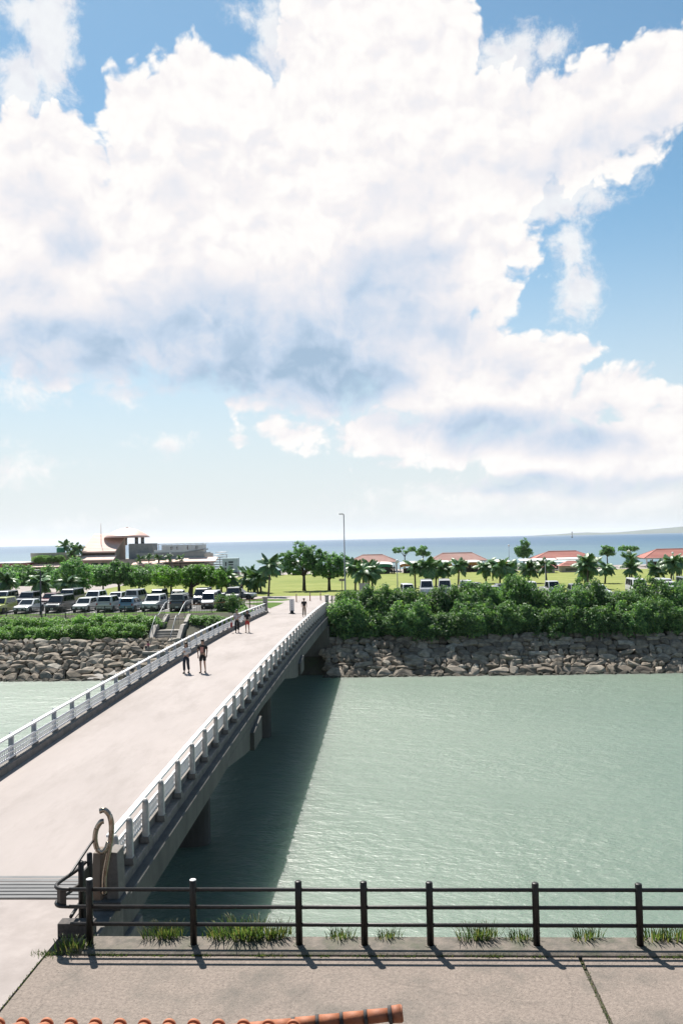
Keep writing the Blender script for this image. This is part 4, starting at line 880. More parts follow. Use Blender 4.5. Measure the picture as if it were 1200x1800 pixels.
tree(-11.8, 123.5, [(-0.2, 0, 5.0, 1.7, 1.6, 1.5), (-2.0, 0.2, 4.2, 1.4, 1.4, 1.2), (1.4, 0, 4.2, 1.5, 1.5, 1.3), (-0.6, 0.3, 6.3, 0.75, 0.8, 1.0), (0.9, -0.4, 5.7, 1.0, 0.9, 0.8), (-1.3, -0.6, 3.3, 1.2, 1.0, 0.7), (2.3, 0.2, 5.6, 0.6, 0.6, 0.5), (-2.3, 0, 5.3, 0.8, 0.8, 0.7)], 2.2, 0.24, 'large round tree with a pointed top right of the bridge end', M['leaf_tree'], 170, 26, 0.30, 0.36, 5)
tree(-8.2, 123.9, [(0, 0, 3.9, 1.7, 1.5, 1.2), (-1.7, 0, 3.3, 1.2, 1.2, 0.9), (1.7, 0.2, 3.4, 1.3, 1.2, 1.0), (0.6, 0, 4.7, 1.0, 1.0, 0.7), (1.9, 0, 4.5, 0.9, 0.8, 0.7), (0.2, -0.6, 2.6, 1.4, 1.0, 0.6)], 1.6, 0.21, 'spreading dark tree beside the tall lamp pole', M['leaf_tree'], 160, 26, 0.30, 0.36, 6)
tree(-47.1, 126.7, [(0, 0, 3.4, 1.9, 1.7, 1.6), (-1.6, 0, 2.7, 1.3, 1.2, 1.2), (1.6, 0, 2.9, 1.3, 1.2, 1.2), (0.2, 0, 4.8, 1.1, 1.1, 0.9), (-0.4, -0.6, 1.8, 1.6, 1.0, 0.8)], 1.3, 0.26, 'bulky dark tree left of the pink roofed building', M['leaf_tree'], 190, 26, 0.30, 0.38, 7)
tree(-37.6, 119.1, [(0, 0, 3.8, 1.7, 1.5, 1.1), (-1.9, 0, 3.3, 1.3, 1.2, 0.9), (1.9, 0, 3.2, 1.4, 1.2, 0.9), (0.2, 0, 4.7, 1.1, 1.0, 0.7), (2.9, 0.3, 2.8, 0.9, 0.9, 0.7)], 1.9, 0.2, 'open green tree before the dome roofed building', M['leaf_tree'], 150, 24, 0.30, 0.36, 8)
tree(-40.1, 119.8, [(0, 0, 3.3, 1.1, 1.1, 0.9), (0.8, 0, 3.8, 0.8, 0.8, 0.6)], 1.8, 0.13, 'small slim tree left of the open green tree', M['leaf_tree'], 60, 24, 0.28, 0.34, 9)
tree(-26.0, 112.7, [(-0.5, 0, 3.4, 1.9, 1.6, 0.9), (1.6, 0, 3.5, 1.6, 1.4, 0.85), (-2.7, 0.2, 3.2, 1.4, 1.3, 0.8), (0.3, -0.4, 4.1, 1.4, 1.2, 0.6), (3.0, 0.2, 2.9, 1.0, 1.0, 0.6)], 1.5, 0.34, 'light green umbrella tree with a thick twisted trunk', M['leaf_light'], 190, 26, 0.28, 0.36, 10, 0.12)
tree(-32.3, 124.0, [(0, 0, 2.9, 1.5, 1.3, 0.8), (1.2, 0, 2.6, 1.0, 1.0, 0.6)], 1.5, 0.14, 'small tree left of the light green umbrella tree', M['leaf_tree'], 80, 24, 0.28, 0.34, 11)
tree(-25.8, 124.8, [(0, 0, 2.7, 1.4, 1.3, 0.7), (-1.0, 0, 2.4, 1.0, 1.0, 0.6)], 1.4, 0.14, 'small tree right of the light green umbrella tree', M['leaf_light'], 80, 24, 0.28, 0.34, 12)
tree(-36.5, 125.2, [(0, 0, 2.8, 1.4, 1.3, 0.8), (-1.2, 0, 2.5, 1.0, 1.0, 0.7)], 1.4, 0.14, 'small tree behind the open green tree', M['leaf_tree'], 80, 24, 0.28, 0.34, 13)
tree(-30.0, 118.5, [(0, 0, 3.0, 1.6, 1.3, 0.8), (-1.4, 0, 2.8, 1.1, 1.0, 0.7)], 1.6, 0.15, 'leafy young tree between the two left lawn trees', M['leaf_light'], 90, 24, 0.28, 0.34, 14)
tree(-23.4, 113.8, [(0, 0, 3.0, 1.2, 1.1, 0.7), (0.9, 0, 2.6, 0.9, 0.9, 0.6)], 1.6, 0.13, 'young tree with a thin trunk beside the thick twisted one', M['leaf_light'], 70, 24, 0.28, 0.34, 15)
tree(-58.5, 128.0, [(0, 0, 3.0, 1.9, 1.5, 0.9), (-1.5, 0, 2.4, 1.3, 1.2, 0.8), (1.3, 0, 2.2, 1.0, 1.0, 0.7)], 1.5, 0.2, 'flat topped tree before the rose coloured building', M['leaf_tree'], 110, 24, 0.30, 0.36, 16)
BKG = [(-72.0, 160, 1.5, 'wide dark shrub before the cafe wall'), (-67.5, 156, 1.7, 'tall dark shrub left of the bulky dark tree'), (-62.0, 158, 1.6, 'dark shrub below the sloping pink roof'), (-57.5, 160, 1.5, 'shrub before the resort shop windows'), (-52.5, 158, 1.6, 'bushy shrub right of the open green tree'), (-48.0, 160, 1.4, 'shrub before the right shop windows of the resort'), (-43.0, 162, 1.4, 'shrub below the white bleachers'), (-64.5, 140, 1.2, 'round shrub on the far left plaza edge'), (-55.5, 146, 1.3, 'shrub behind the flat topped tree')]
for i, (x, y, s, l) in enumerate(BKG): shrub(x, y, 0.75 * s, s * 1.5, s * 1.1, s * 0.95, i, l, 'shrubs before the resort', M['leaf_tree'])
# beach trees
tree(4.4, 193.0, [(-1.6, 0, 4.7, 0.9, 0.8, 0.5), (1.5, 0, 4.9, 0.9, 0.8, 0.55), (0.2, 0, 4.4, 0.5, 0.5, 0.3), (-0.6, 0, 5.2, 0.5, 0.5, 0.3)], 3.2, 0.13, 'thin forked beach tree with two sparse crowns', M['leaf_tree'], 34, 20, 0.34, 0.34, 20)
tree(8.5, 193.0, [(0, 0, 4.7, 1.0, 0.9, 0.7), (-0.6, 0, 4.0, 0.8, 0.8, 0.45), (0.7, 0, 3.9, 0.7, 0.7, 0.4)], 3.2, 0.13, 'small round headed beach tree right of the forked one', M['leaf_tree'], 60, 22, 0.34, 0.36, 21)
tree(30.9, 193.0, [(0.3, 0, 5.6, 0.8, 0.8, 1.2), (-0.7, 0, 4.2, 1.0, 0.9, 0.9), (0.9, 0, 3.8, 1.0, 0.9, 0.8), (0, 0, 3.2, 1.3, 1.0, 0.6)], 2.4, 0.15, 'tall pointed beach tree left of the red pavilion', M['leaf_tree'], 90, 22, 0.34, 0.38, 22)
tree(49.3, 193.0, [(0, 0, 3.9, 1.3, 1.1, 0.7), (-0.7, 0, 3.3, 0.9, 0.9, 0.5), (0.7, 0, 3.3, 0.9, 0.9, 0.5), (0.1, 0, 4.5, 0.8, 0.8, 0.4)], 2.2, 0.14, 'dome shaped beach tree between the right pavilions', M['leaf_tree'], 70, 22, 0.34, 0.36, 23)
tree(54.0, 193.0, [(-0.9, 0, 4.2, 1.0, 0.9, 0.45), (0.9, 0, 4.1, 1.1, 0.9, 0.4), (0.1, 0, 4.0, 0.8, 0.8, 0.35)], 2.6, 0.14, 'flat topped beach tree left of the last red roof', M['leaf_tree'], 55, 22, 0.34, 0.36, 24)

# ------------------------------------------------------------------ lamp posts
def lamp(x, y, h, label, mat, head='arm', r0=0.07):
    t = empty('street_lamp', (x, y, -0.05)); tag(t, label, 'street lamp')
    MB().lathe([(r0 * 1.5, 0), (r0 * 1.5, 0.4), (r0, 0.45), (r0 * 0.6, h)], n=10).build('pole', mat, t, smooth=True)
    MB().box((0, 0, 0.03), (0.4, 0.4, 0.06)).build('base_plate', M['pale_crete'], t)
    if head == 'arm':
        MB().tube([(0, 0, h - 0.05), (-0.2, 0, h + 0.05), (-0.45, 0, h + 0.05)], 0.04, 6).build('arm', mat, t)
        MB().box((-0.35, 0, h + 0.02), (0.55, 0.3, 0.14)).build('lamp_head', M['greym'], t, bevel=0.03)
    else:
        MB().lathe([(0.03, h), (0.16, h + 0.06), (0.2, h + 0.25), (0.12, h + 0.4), (0.02, h + 0.45)], n=12).build('lamp_head', M['white'], t, smooth=True)
lamp(-5.3, 111.8, 10.65, 'tall slim lamp pole rising far above the sea horizon', M['greym'], 'arm', 0.1)
lamp(1.6, 117.0, 4.0, 'short white headed park lamp right of the tall pole', M['greym'], 'ball')
lamp(-36.6, 89.2, 4.7, 'dark street lamp standing before the parked cars on the left', M['dark'], 'arm', 0.09)
lamp(27.3, 190.5, 5.0, 'thin lamp pole on the beach left of the pointed tree', M['greym'], 'ball')
lamp(22.9, 124.1, 3.4, 'park lamp with white head before the red pavilion', M['greym'], 'ball')
lamp(-47.0, 187.0, 5.0, 'thin lamp pole beside the white bleachers', M['greym'], 'arm')
lamp(44.5, 135.0, 3.9, 'park lamp with white head before the last red roof', M['greym'], 'ball')
lamp(-18.2, 124.5, 3.2, 'pale lamp post among the left lawn palms', M['greym'], 'ball')

# ------------------------------------------------------------------ beach pavilions
def hip_roof(mb, x0, x1, y0, y1, z0, z1, inset, courses=7):
    """stepped tile courses"""
    def ring(q, dzz): 
        i = inset * q; return [Vector((x0 + i, y0 + (y1 - y0) / 2 * q, z0 + (z1 - z0) * q + dzz)), Vector((x1 - i, y0 + (y1 - y0) / 2 * q, z0 + (z1 - z0) * q + dzz)), Vector((x1 - i, y1 - (y1 - y0) / 2 * q, z0 + (z1 - z0) * q + dzz)), Vector((x0 + i, y1 - (y1 - y0) / 2 * q, z0 + (z1 - z0) * q + dzz))]
    rings = []
    for k in range(courses):
        rings.append(ring(k / courses, 0.07)); rings.append(ring((k + 1) / courses * 0.985 + 0.0, 0.0))
    return mb.ring_strip(rings)
def pavilion(xc, yc, w, d, ze, zr, ridge, label, mat, nposts=5, wall=None):
    t = empty('beach_pavilion', (xc, yc, -0.05)); tag(t, label, 'pavilion')
    rf = hip_roof(MB(), -w / 2, w / 2, -d / 2, d / 2, ze, zr, (w - ridge) / 2).build('roof', mat, t)
    MB().tube([(-ridge / 2, 0, zr + 0.02), (ridge / 2, 0, zr + 0.02)], 0.14, 8).build('ridge', mat, rf)
    for sx in (-1, 1):
        for sy in (-1, 1): MB().tube([(sx * ridge / 2, 0, zr), (sx * w / 2, sy * d / 2, ze + 0.03)], 0.1, 6).build('hip_ridge', mat, rf)
    MB().box((0, 0, ze - 0.12), (w - 0.3, d - 0.3, 0.2)).build('eave_board', M['white'], t)
    for i in range(nposts):
        for sy in (-1, 1): MB().box((-w / 2 + 0.6 + (w - 1.2) * i / (nposts - 1), sy * (d / 2 - 0.5), ze / 2), (0.24, 0.24, ze)).build('post', M['white'], t)
    MB().box((0, 0.6, 0.55), (w * 0.7, d * 0.4, 1.1)).build('counter', M['brown'], t)
    MB().box((0, 0, 0.06), (w, d, 0.12)).build('floor', M['pale_crete'], t)
    return t
pavilion(-2.8, 189, 11.5, 7, 2.2, 3.75, 4.5, 'faded red roofed pavilion behind the green awning', M['pav_tile'])
pavilion(15.8, 189, 12.5, 7, 2.2, 3.8, 6.5, 'faded red roofed pavilion behind the orange awnings', M['pav_tile'])
pavilion(38.4, 188, 14.2, 8, 2.05, 3.75, 6.0, 'bright red tiled pavilion with white side awnings', M['red_tile'])
pavilion(62.0, 188, 14.5, 8, 2.0, 3.75, 7.0, 'bright red tiled pavilion at the right picture edge', M['red_tile'])
t = empty('flat_canopy', (33.4, 180, -0.05)); tag(t, 'long white and teal flat canopy before the red pavilion', 'canopy')
for x0, x1, y, z, m in ((-5.6, 2.0, 0, 2.15, 'fabric_w'), (0.0, 6.4, -2.2, 1.75, 'teal'), (-4.6, 0.2, -1.8, 1.65, 'fabric_w'), (2.5, 8.4, 1.4, 2.2, 'fabric_w'), (1.4, 6.6, -3.6, 1.3, 'teal')):
    MB().prism([(-1.2, -0.05), (1.2, 0.25), (1.2, 0.32), (-1.2, 0.02)], x0, x1).build('roof_sheet', M[m], t, loc=(0, y, z))
    for xx in (x0 + 0.2, (x0 + x1) / 2, x1 - 0.2): MB().box((xx, y - 1.0, z / 2), (0.1, 0.1, z)).build('post', M['white'], t)
for xc, yc, w, h, l in ((31.0, 168, 3.4, 1.7, 'small red roofed kiosk left below the white canopy'), (36.4, 170, 4.6, 1.9, 'small red roofed kiosk right below the teal canopy')):
    t = empty('kiosk', (xc, yc, -0.05)); tag(t, l, 'kiosk')
    hip_roof(MB(), -w / 2 - 0.3, w / 2 + 0.3, -1.6, 1.6, h - 0.7, h + 0.35, w / 2 - 0.3, 4).build('roof', M['red_tile'], t)
    MB().box((0, 0, (h - 0.7) / 2), (w - 0.3, 2.4, h - 0.7)).build('wall', M['cream'], t); MB().box((0, -1.22, 0.55), (w * 0.6, 0.06, 0.5)).build('window', M['winglass'], t)
def awning(x0, x1, y, label, fab, z=2.35):
    t = empty('awning_tent', ((x0 + x1) / 2, y, -0.05)); tag(t, label, 'awning'); w = x1 - x0
    rings = []
    for i in range(9):
        q = i / 8; xx = -w / 2 + w * q; a = 1 - (2 * q - 1) ** 2
        rings.append([Vector((xx, yy, z - 0.55 + 0.3 * a ** 0.5 + 0.38 * (1 - (yy / 1.8) ** 2))) for yy in (-1.8, -1.3, -0.6, 0, 0.6, 1.3, 1.8)])
    MB().ring_strip(rings, False, False).build('canopy', M['fabric_w'], t, smooth=True)
    rings = []
    for i in range(13):
        q = i / 12; xx = -w / 2 + w * q; a = 1 - (2 * q - 1) ** 2; top = z - 0.56 + 0.3 * a ** 0.5
        rings.append([Vector((xx, -1.82, top)), Vector((xx, -1.9, top - 0.62 - 0.05 * math.sin(i * 2.1)))])
    MB().ring_strip(rings, False, False).build('valance', fab, t)
    for sx in (-1, 1):
        for sy in (-1, 1): MB().tube([(sx * (w / 2 - 0.1), sy * 1.7, 0), (sx * (w / 2 - 0.1), sy * 1.7, z - 0.5)], 0.05, 6).build('pole', M['greym'], t)
    MB().box((0, 0.2, 0.72), (w * 0.7, 0.8, 0.06)).build('table', M['brown'], t); MB().box((0, 0.9, 0.5), (w * 0.7, 0.4, 1.0)).build('bench', M['dark'], t)
awning(-2.7, 1.5, 179, 'green awning tent on the lawn before the first pavilion', M['fabric_g'])
awning(3.0, 8.1, 180, 'orange awning tent behind the short park lamp', M['fabric_o'])
awning(10.3, 13.8, 180, 'orange awning tent behind the fullest palm', M['fabric_o'])
awning(16.0, 20.0, 180, 'orange awning tent behind the slim open palm', M['fabric_o'])
awning(22.0, 25.9, 180, 'orange awning tent at the right beside the beach lamp', M['fabric_o'])
awning(-24.5, -22.0, 182, 'small orange awning tent behind the left lawn palms', M['fabric_o'], 2.7)
awning(-20.5, -16.5, 181, 'white awning tent left of the large round tree', M['fabric_w'], 2.9)

# ------------------------------------------------------------------ resort building on the left
b = empty('resort_building', (-58, 190, -0.05)); tag(b, 'resort building with sloping pink roof, dome canopy and roof terrace', 'building')
def bp(name, mb, mat, smooth=False, parent=b, bevel=0.0): return mb.build(name, mat, parent, smooth=smooth, bevel=bevel)
w_ = bp('wall', MB().box((-2, 6, 1.9), (17, 14, 3.8)), M['cream'])
bp('wall', MB().box((8, 7, 1.5), (14, 12, 3.0)), M['cream'])
rf = bp('roof', MB().prism([(-1.6, 5.45), (-1.6, 5.7), (7.5, 9.75), (7.5, 9.4)], -10.1, -2.2), M['pink_tile'])
sla = math.atan2(4.05, 9.1)
for k in range(12):
    q = (k + 0.5) / 12; MB().box((-6.15, -1.6 + 9.1 * q, 5.73 + 4.05 * q), (7.9, 0.80, 0.05), 0, sla - 0.03).build('tile_course', M['pink_tile'], rf)
bp('gable', MB().prism([(-1.4, 3.8), (7.3, 3.8), (7.3, 9.35), (-1.4, 5.45)], -9.7, -2.6), M['cream'])
bp('lower_roof', MB().prism([(-3.6, 3.75), (-3.6, 3.95), (-1.3, 4.95), (-1.3, 4.7)], -10.7, -2.0), M['pink_tile'])
bp('fascia_band', MB().box((-6.2, -1.35, 5.15), (7.6, 0.2, 0.55)), M['brown'])
for i in range(4): MB().box((-9.2 + 2.1 * i, -1.03, 2.4), (1.5, 0.06, 1.6)).build('window', M['winglass'], w_)
# dome canopy on columns
pr = [(5.2, 8.75), (5.25, 8.82), (4.6, 9.35), (3.4, 10.1), (2.0, 10.7), (0.8, 10.98), (0.25, 11.03), (0.02, 11.1)]
dm = bp('dome', MB().lathe([(0.02, 8.72)] + pr, (-1.8, 6, 0), 40), M['copper'], True)
MB().lathe([(0.25, 11.0), (0.28, 11.15), (0.05, 11.3)], (-1.8, 6, 0), 10).build('finial', M['greym'], dm, smooth=True)
for x, y in ((0.7, 5), (2.0, 5.4), (-4.3, 7.5), (-2.8, 8.0)): bp('column', MB().lathe([(0.42, 7.0), (0.42, 8.8)], (x, y, 0), 12), M['greym'], True)
blk = bp('stair_tower', MB().box((2.4, 4.5, 3.7), (5.6, 4, 7.3)), M['block'], bevel=0.03)
for r_i in range(4):
    for c_i in range(6): MB().box((0.05 + 0.94 * c_i, 2.49, 5.6 + 0.45 * r_i), (0.9, 0.06, 0.41)).build('block', M['block'], blk)
tr = bp('terrace', MB().box((11.5, 5, 4.9), (11.5, 7, 0.3)), M['block'])
bp('terrace_wall', MB().box((9.5, 1.2, 3.9), (15.5, 0.3, 2.6)), M['block'])
bp('wall', MB().box((11.5, 6.5, 2.4), (11.4, 10, 4.7)), M['cream'])
bp('terrace_parapet', MB().box((11.5, 1.45, 5.35), (11.5, 0.16, 0.65)), M['white'])
bp('back_wall', MB().box((11.0, 8.2, 5.9), (10.5, 0.3, 1.9)), M['white'])
for i in range(8): MB().tube([(6.8 + 1.45 * i, 1.6, 5.0), (6.8 + 1.45 * i, 1.6, 7.1)], 0.07, 6).build('terrace_post', M['white'], tr)
bp('terrace_canopy', MB().box((9.2, 3.4, 7.1), (5.6, 4, 0.12)), M['fabric_w']); bp('terrace_canopy', MB().box((15.2, 3.4, 7.1), (4.2, 4, 0.12)), M['fabric_w'])
bp('terrace_rail', MB().box((11.5, 1.55, 5.7), (11.5, 0.06, 0.08)), M['white'])
bp('side_roof', MB().prism([(-3.6, 2.55), (-3.6, 2.72), (-0.4, 3.55), (-0.4, 3.3)], 2.0, 9.0), M['pink_tile']); bp('side_roof', MB().prism([(-2.6, 3.0), (-2.6, 3.15), (0.9, 4.0), (0.9, 3.8)], 9.2, 20.5), M['pink_tile'])
bp('shop_front', MB().box((9.5, -0.3, 1.3), (18, 0.3, 2.5)), M['cream'])
for i in range(7): bp('shop_window', MB().box((2.0 + 2.4 * i, -0.48, 1.4), (1.7, 0.06, 1.7)), M['winglass'])
bp('mast', MB().lathe([(0.09, 5.5), (0.05, 11.2), (0.02, 12.2)], (-6.6, 2.0, 0), 6), M['rose'])
# terrace plants
for i, x in enumerate((-54.5, -52.2, -50.0, -47.6, -45.4)):
    palm(x, 187.6, 4.6 + 0.3 * (i % 2), ('first', 'second', 'third', 'fourth', 'fifth')[i] + ' small palm from the left along the resort terrace wall', 'palms along the resort terrace', n=10, s=0.75)
# low building with a planted roof
b2 = empty('cafe_building', (-74, 190, -0.05)); tag(b2, 'low cafe building with planted roof terrace left of the pink roof', 'building')
bp('wall', MB().box((-1.0, 4, 1.3), (12, 8, 2.6)), M['cream'], parent=b2); bp('awning_roof', MB().prism([(-2.2, 2.45), (-2.2, 2.6), (0.2, 2.95), (0.2, 2.75)], -8.0, 6.5), M['pink_tile'], parent=b2)
bp('upper_wall', MB().box((-1.5, 4.5, 3.9), (10.5, 6, 1.9)), M['cream'], parent=b2); bp('roof_slab', MB().box((-1.2, 4.2, 3.0), (12.6, 8, 0.25)), M['pink_tile'], parent=b2)
bp('parapet', MB().box((-1.5, 1.45, 5.25), (10.6, 0.2, 0.8)), M['wallw'], parent=b2); bp('water_tank', MB().lathe([(0.9, 5.0), (0.9, 6.6), (0.7, 6.8)], (-1.2, 5, 0), 14), M['fabric_g'], True, b2)
bp('doorway', MB().box((3.2, -0.03, 1.1), (1.6, 0.1, 2.2)), M['dark'], parent=b2)
for i in range(3): bp('window', MB().box((-5.6 + 2.6 * i, -0.03, 1.4), (1.6, 0.08, 1.2)), M['winglass'], parent=b2)
for i, (x, h, l) in enumerate(((-75.0, 8.2, 'tall palm behind the cafe water tank'), (-72.6, 7.6, 'palm above the cafe roof terrace'), (-68.8, 7.4, 'palm between the cafe and the pink roof'), (-70.0, 6.4, 'lower palm at the right end of the cafe'))): palm(x, 196 if i < 2 else 188, h, l, 'palms around the cafe', n=13, s=1.1)
for i, x in enumerate((-78.5, -76.8, -75.2, -73.6)): shrub(x, 190.6, 4.1, 0.9, 0.6, 0.6, i, ('leftmost', 'second', 'third', 'rightmost')[i] + ' green bush hanging over the cafe roof edge', 'bushes on the cafe roof', M['leaf_hedge'])
b3 = empty('rose_building', (-86, 186, -0.05)); tag(b3, 'rose coloured flat building at the left picture edge', 'building')
bp('wall', MB().box((0, 4, 1.75), (12, 8, 3.5)), M['rose'], parent=b3); bp('roof_slab', MB().box((0, 4, 3.6), (12.6, 8.6, 0.2)), M['white'], parent=b3)
bp('annexe', MB().box((-2.5, -2, 1.0), (5, 4, 2.0)), M['rose'], parent=b3); bp('annexe_roof', MB().box((-2.5, -2, 2.08), (5.3, 4.3, 0.14)), M['white'], parent=b3)
for i in range(4): bp('window', MB().box((-4.4 + 3 * i, -0.03, 1.9), (1.6, 0.08, 1.3)), M['winglass'], parent=b3)
# bleachers and container
b4 = empty('bleachers', (-38.6, 191, -0.05)); tag(b4, 'white tiered bleachers beside the resort building', 'bleachers')
for k in range(9): bp('tier', MB().box((0.35 * k - 1.5, 3.2 - 0.0 + 0.75 * k * 0, 0.55 + 0.55 * k), (7.2 - 0.7 * k, 6, 0.12)), M['white'], parent=b4)
for k in range(6): bp('support', MB().box((-4.6 + 1.5 * k, 0.3, 0.5 + 0.35 * min(k, 5)), (0.12, 0.12, 1.0 + 0.7 * min(k, 5))), M['greym'], parent=b4)
bp('ramp', MB().prism([(-6.6, 5.2), (-2.2, 5.9), (-2.2, 5.6), (-6.6, 4.9)], 0.0, 5.0, 'Y'), M['greym'], parent=b4)
b5 = empty('container_kiosk', (-33.6, 184, -0.05)); tag(b5, 'pale blue box kiosk with dark window marks beyond the lawn', 'kiosk')
bp('box', MB().box((0, 1.2, 2.25), (3.3, 2.4, 3.0)), M['teal'], parent=b5, bevel=0.03)
for x, z, w, h in ((-0.9, 2.5, 0.25, 0.9), (0.2, 2.9, 1.0, 0.35), (0.2, 2.35, 1.0, 0.25), (0.2, 1.8, 1.0, 0.2), (-1.0, 1.5, 0.4, 0.5)): bp('window', MB().box((x, -0.02, z), (w, 0.06, h)), M['winglass'], parent=b5)
bp('step', MB().box((0, 0.4, 0.38), (3.6, 3.2, 0.76)), M['dark'], parent=b5)

# ------------------------------------------------------------------ vehicles
SPEC = {  # length, width, height, belt, hood height, cabin belt front/rear, roof front/rear
 'hatch': (3.9, 1.68, 1.50, 0.92, 0.86, -0.85, 1.88, -0.15, 1.55), 'sedan': (4.5, 1.74, 1.46, 0.90, 0.84, -0.95, 1.55, -0.15, 0.95),
 'suv': (4.45, 1.80, 1.72, 1.05, 1.02, -1.0, 2.14, -0.35, 1.85), 'minivan': (4.5, 1.74, 1.86, 1.08, 1.02, -1.55, 2.18, -0.75, 2.05),
 'kei': (3.4, 1.48, 1.78, 0.98, 0.93, -1.2, 1.66, -0.65, 1.56), 'van': (4.7, 1.72, 2.02, 1.15, 1.08, -2.1, 2.3, -1.35, 2.22), 'pickup': (3.5, 1.50, 1.78, 1.0, 0.95, -1.62, 0.05, -1.15, -0.05)}
def wheel_mesh():
    t = MB().lathe([(0.18, -0.095), (0.29, -0.10), (0.315, -0.06), (0.315, 0.06), (0.29, 0.10), (0.18, 0.095)], n=18, axis='X').mesh('tyre', True)
    m = MB(); m.lathe([(0.02, 0.09), (0.06, 0.10), (0.07, 0.085), (0.17, 0.07), (0.19, 0.095), (0.19, -0.09), (0.02, -0.09)], n=16, axis='X')
    return t, m.mesh('rim', True)
TYRE, RIM = wheel_mesh()
def car_proto(kind):
    L, W, H, belt, hood, cb0, cb1, cr0, cr1 = SPEC[kind]; h = L / 2; w = W / 2
    t = empty('car_' + kind)
    st = [(-h, 0.80, 0.42, 0.62), (-h + 0.06, 0.90, 0.28, hood - 0.14), (-h + 0.28, 0.97, 0.22, hood - 0.05), (-h + 0.8, 1.0, 0.2, hood), (cb0, 1.0, 0.2, belt - 0.02), (0, 1.0, 0.2, belt), (cb1 - 0.15, 1.0, 0.2, belt),
          (h - 0.3, 0.98, 0.22, belt if kind != 'sedan' else belt - 0.02), (h - 0.06, 0.92, 0.28, belt - 0.10), (h, 0.84, 0.42, belt - 0.22)]
    if kind == 'pickup': st = st[:5] + [(0.1, 1.0, 0.3, belt - 0.05), (0.12, 1.0, 0.3, 0.66), (h - 0.02, 1.0, 0.3, 0.66), (h, 0.98, 0.34, 0.62)]
    st.sort(key=lambda q: q[0]); rings = []
    for y, f, z0, z1 in st:
        a = w * f; m = (z0 + z1) / 2
        rings.append([Vector(p) for p in ((-a * 0.86, y, z0), (a * 0.86, y, z0), (a * 0.97, y, z0 + 0.1), (a, y, m), (a * 0.97, y, z1 - 0.06), (a * 0.88, y, z1), (-a * 0.88, y, z1), (-a * 0.97, y, z1 - 0.06), (-a, y, m), (-a * 0.97, y, z0 + 0.1))])
    MB().ring_strip(rings).build('body', CAR['white'], t, bevel=0.015)
    wb, wr = w * 0.955, w * 0.80; zb, zr = belt - 0.01, H
    def rect4(wd, y0, y1, z): return [Vector((-wd, y0, z)), Vector((wd, y0, z)), Vector((wd, y1, z)), Vector((-wd, y1, z))]
    cab = MB().ring_strip([rect4(wb, cb0, cb1, zb), rect4(wr + (wb - wr) * 0.12, cr0 + (cb0 - cr0) * 0.12, cr1 + (cb1 - cr1) * 0.12, zb + (zr - zb) * 0.9), rect4(wr * 0.96, cr0 + 0.06, cr1 - 0.04, zr - 0.015), rect4(wr * 0.8, cr0 + 0.3, cr1 - 0.25, zr)])
    cab.build('cabin', CAR['white'], t, bevel=0.03)
    def P(side, u, v):    # point on a cabin side; v 0 belt .. 1 roof
        wd = wb + (wr - wb) * v; y0, y1 = cb0 + (cr0 - cb0) * v, cb1 + (cr1 - cb1) * v; z = zb + (zr - zb) * v
        if side == 'f': return Vector((wd * (2 * u - 1), y0 - 0.012, z + 0.004))
        if side == 'b': return Vector((wd * (2 * u - 1), y1 + 0.012, z + 0.004))
        s = -1 if side == 'l' else 1
        return Vector((s * (wd + 0.010), y0 + (y1 - y0) * u, z))
    def pane(name, side, u0, u1, v0, v1):
        q = [P(side, u0, v0), P(side, u1, v0), P(side, u1, v1), P(side, u0, v1)]
        n = {'f': Vector((0, 1, 0)), 'b': Vector((0, -1, 0)), 'l': Vector((1, 0, 0)), 'r': Vector((-1, 0, 0))}[side] * 0.03
        MB().add(q + [p + n for p in q], [(0, 1, 2, 3), (4, 7, 6, 5), (0, 4, 5, 1), (1, 5, 6, 2), (2, 6, 7, 3), (3, 7, 4, 0)]).build(name, M['glass'], t)
    pane('windscreen', 'f', 0.06, 0.94, 0.06, 0.86); pane('rear_window', 'b', 0.1, 0.9, 0.18, 0.86)
    for s in 'lr':
        if kind == 'pickup': pane('side_window', s, 0.12, 0.86, 0.12, 0.84)
        elif kind in ('van', 'minivan'):
            for a, b_ in ((0.10, 0.33), (0.36, 0.64), (0.67, 0.93)): pane('side_window', s, a, b_, 0.12, 0.84)
        else:
            for a, b_ in ((0.10, 0.47), (0.50, 0.86)): pane('side_window', s, a, b_, 0.1, 0.84)
    for sx in (-1, 1):
        for y in (-h + 0.72, h - 0.72):
            wl = ob('wheel', TYRE, M['tyre'], t, (sx * (w - 0.09), y, 0.315)); ob('rim', RIM, M['rim'], wl, (0, 0, 0), (0, 0, 0 if sx > 0 else math.pi))
            MB().lathe([(0.36, -0.012), (0.36, 0.012)], (sx * (w - 0.005), y, 0.33), 16, 'X').build('wheel_arch', M['plastic'], t)
        MB().box((sx * w * 0.72, -h + 0.05, hood - 0.2), (0.36, 0.10, 0.14), 0, 0).build('headlight', M['lamp_w'], t, bevel=0.02)
        MB().box((sx * w * 0.82, h - 0.035, (belt if kind != 'pickup' else 0.62) - 0.16), (0.16, 0.10, 0.22)).build('tail_light', M['lamp_r'], t, bevel=0.02)
        MB().box((sx * (w + 0.06), cb0 + 0.32, belt + 0.06), (0.16, 0.09, 0.13)).build('mirror', M['plastic'], t, bevel=0.02)
    MB().box((0, -h + 0.02, 0.50), (W * 0.5, 0.07, 0.12)).build('grille', M['plastic'], t); MB().box((0, -h - 0.005, 0.36), (W * 0.8, 0.06, 0.13)).build('bumper', M['plastic'], t, bevel=0.02)
    MB().box((0, h - 0.01, 0.36), (W * 0.82, 0.06, 0.13)).build('bumper', M['plastic'], t, bevel=0.02)
    for y in (-h - 0.03, h + 0.02): MB().box((0, y, 0.47), (0.33, 0.02, 0.165)).build('number_plate', M['plate'], t)
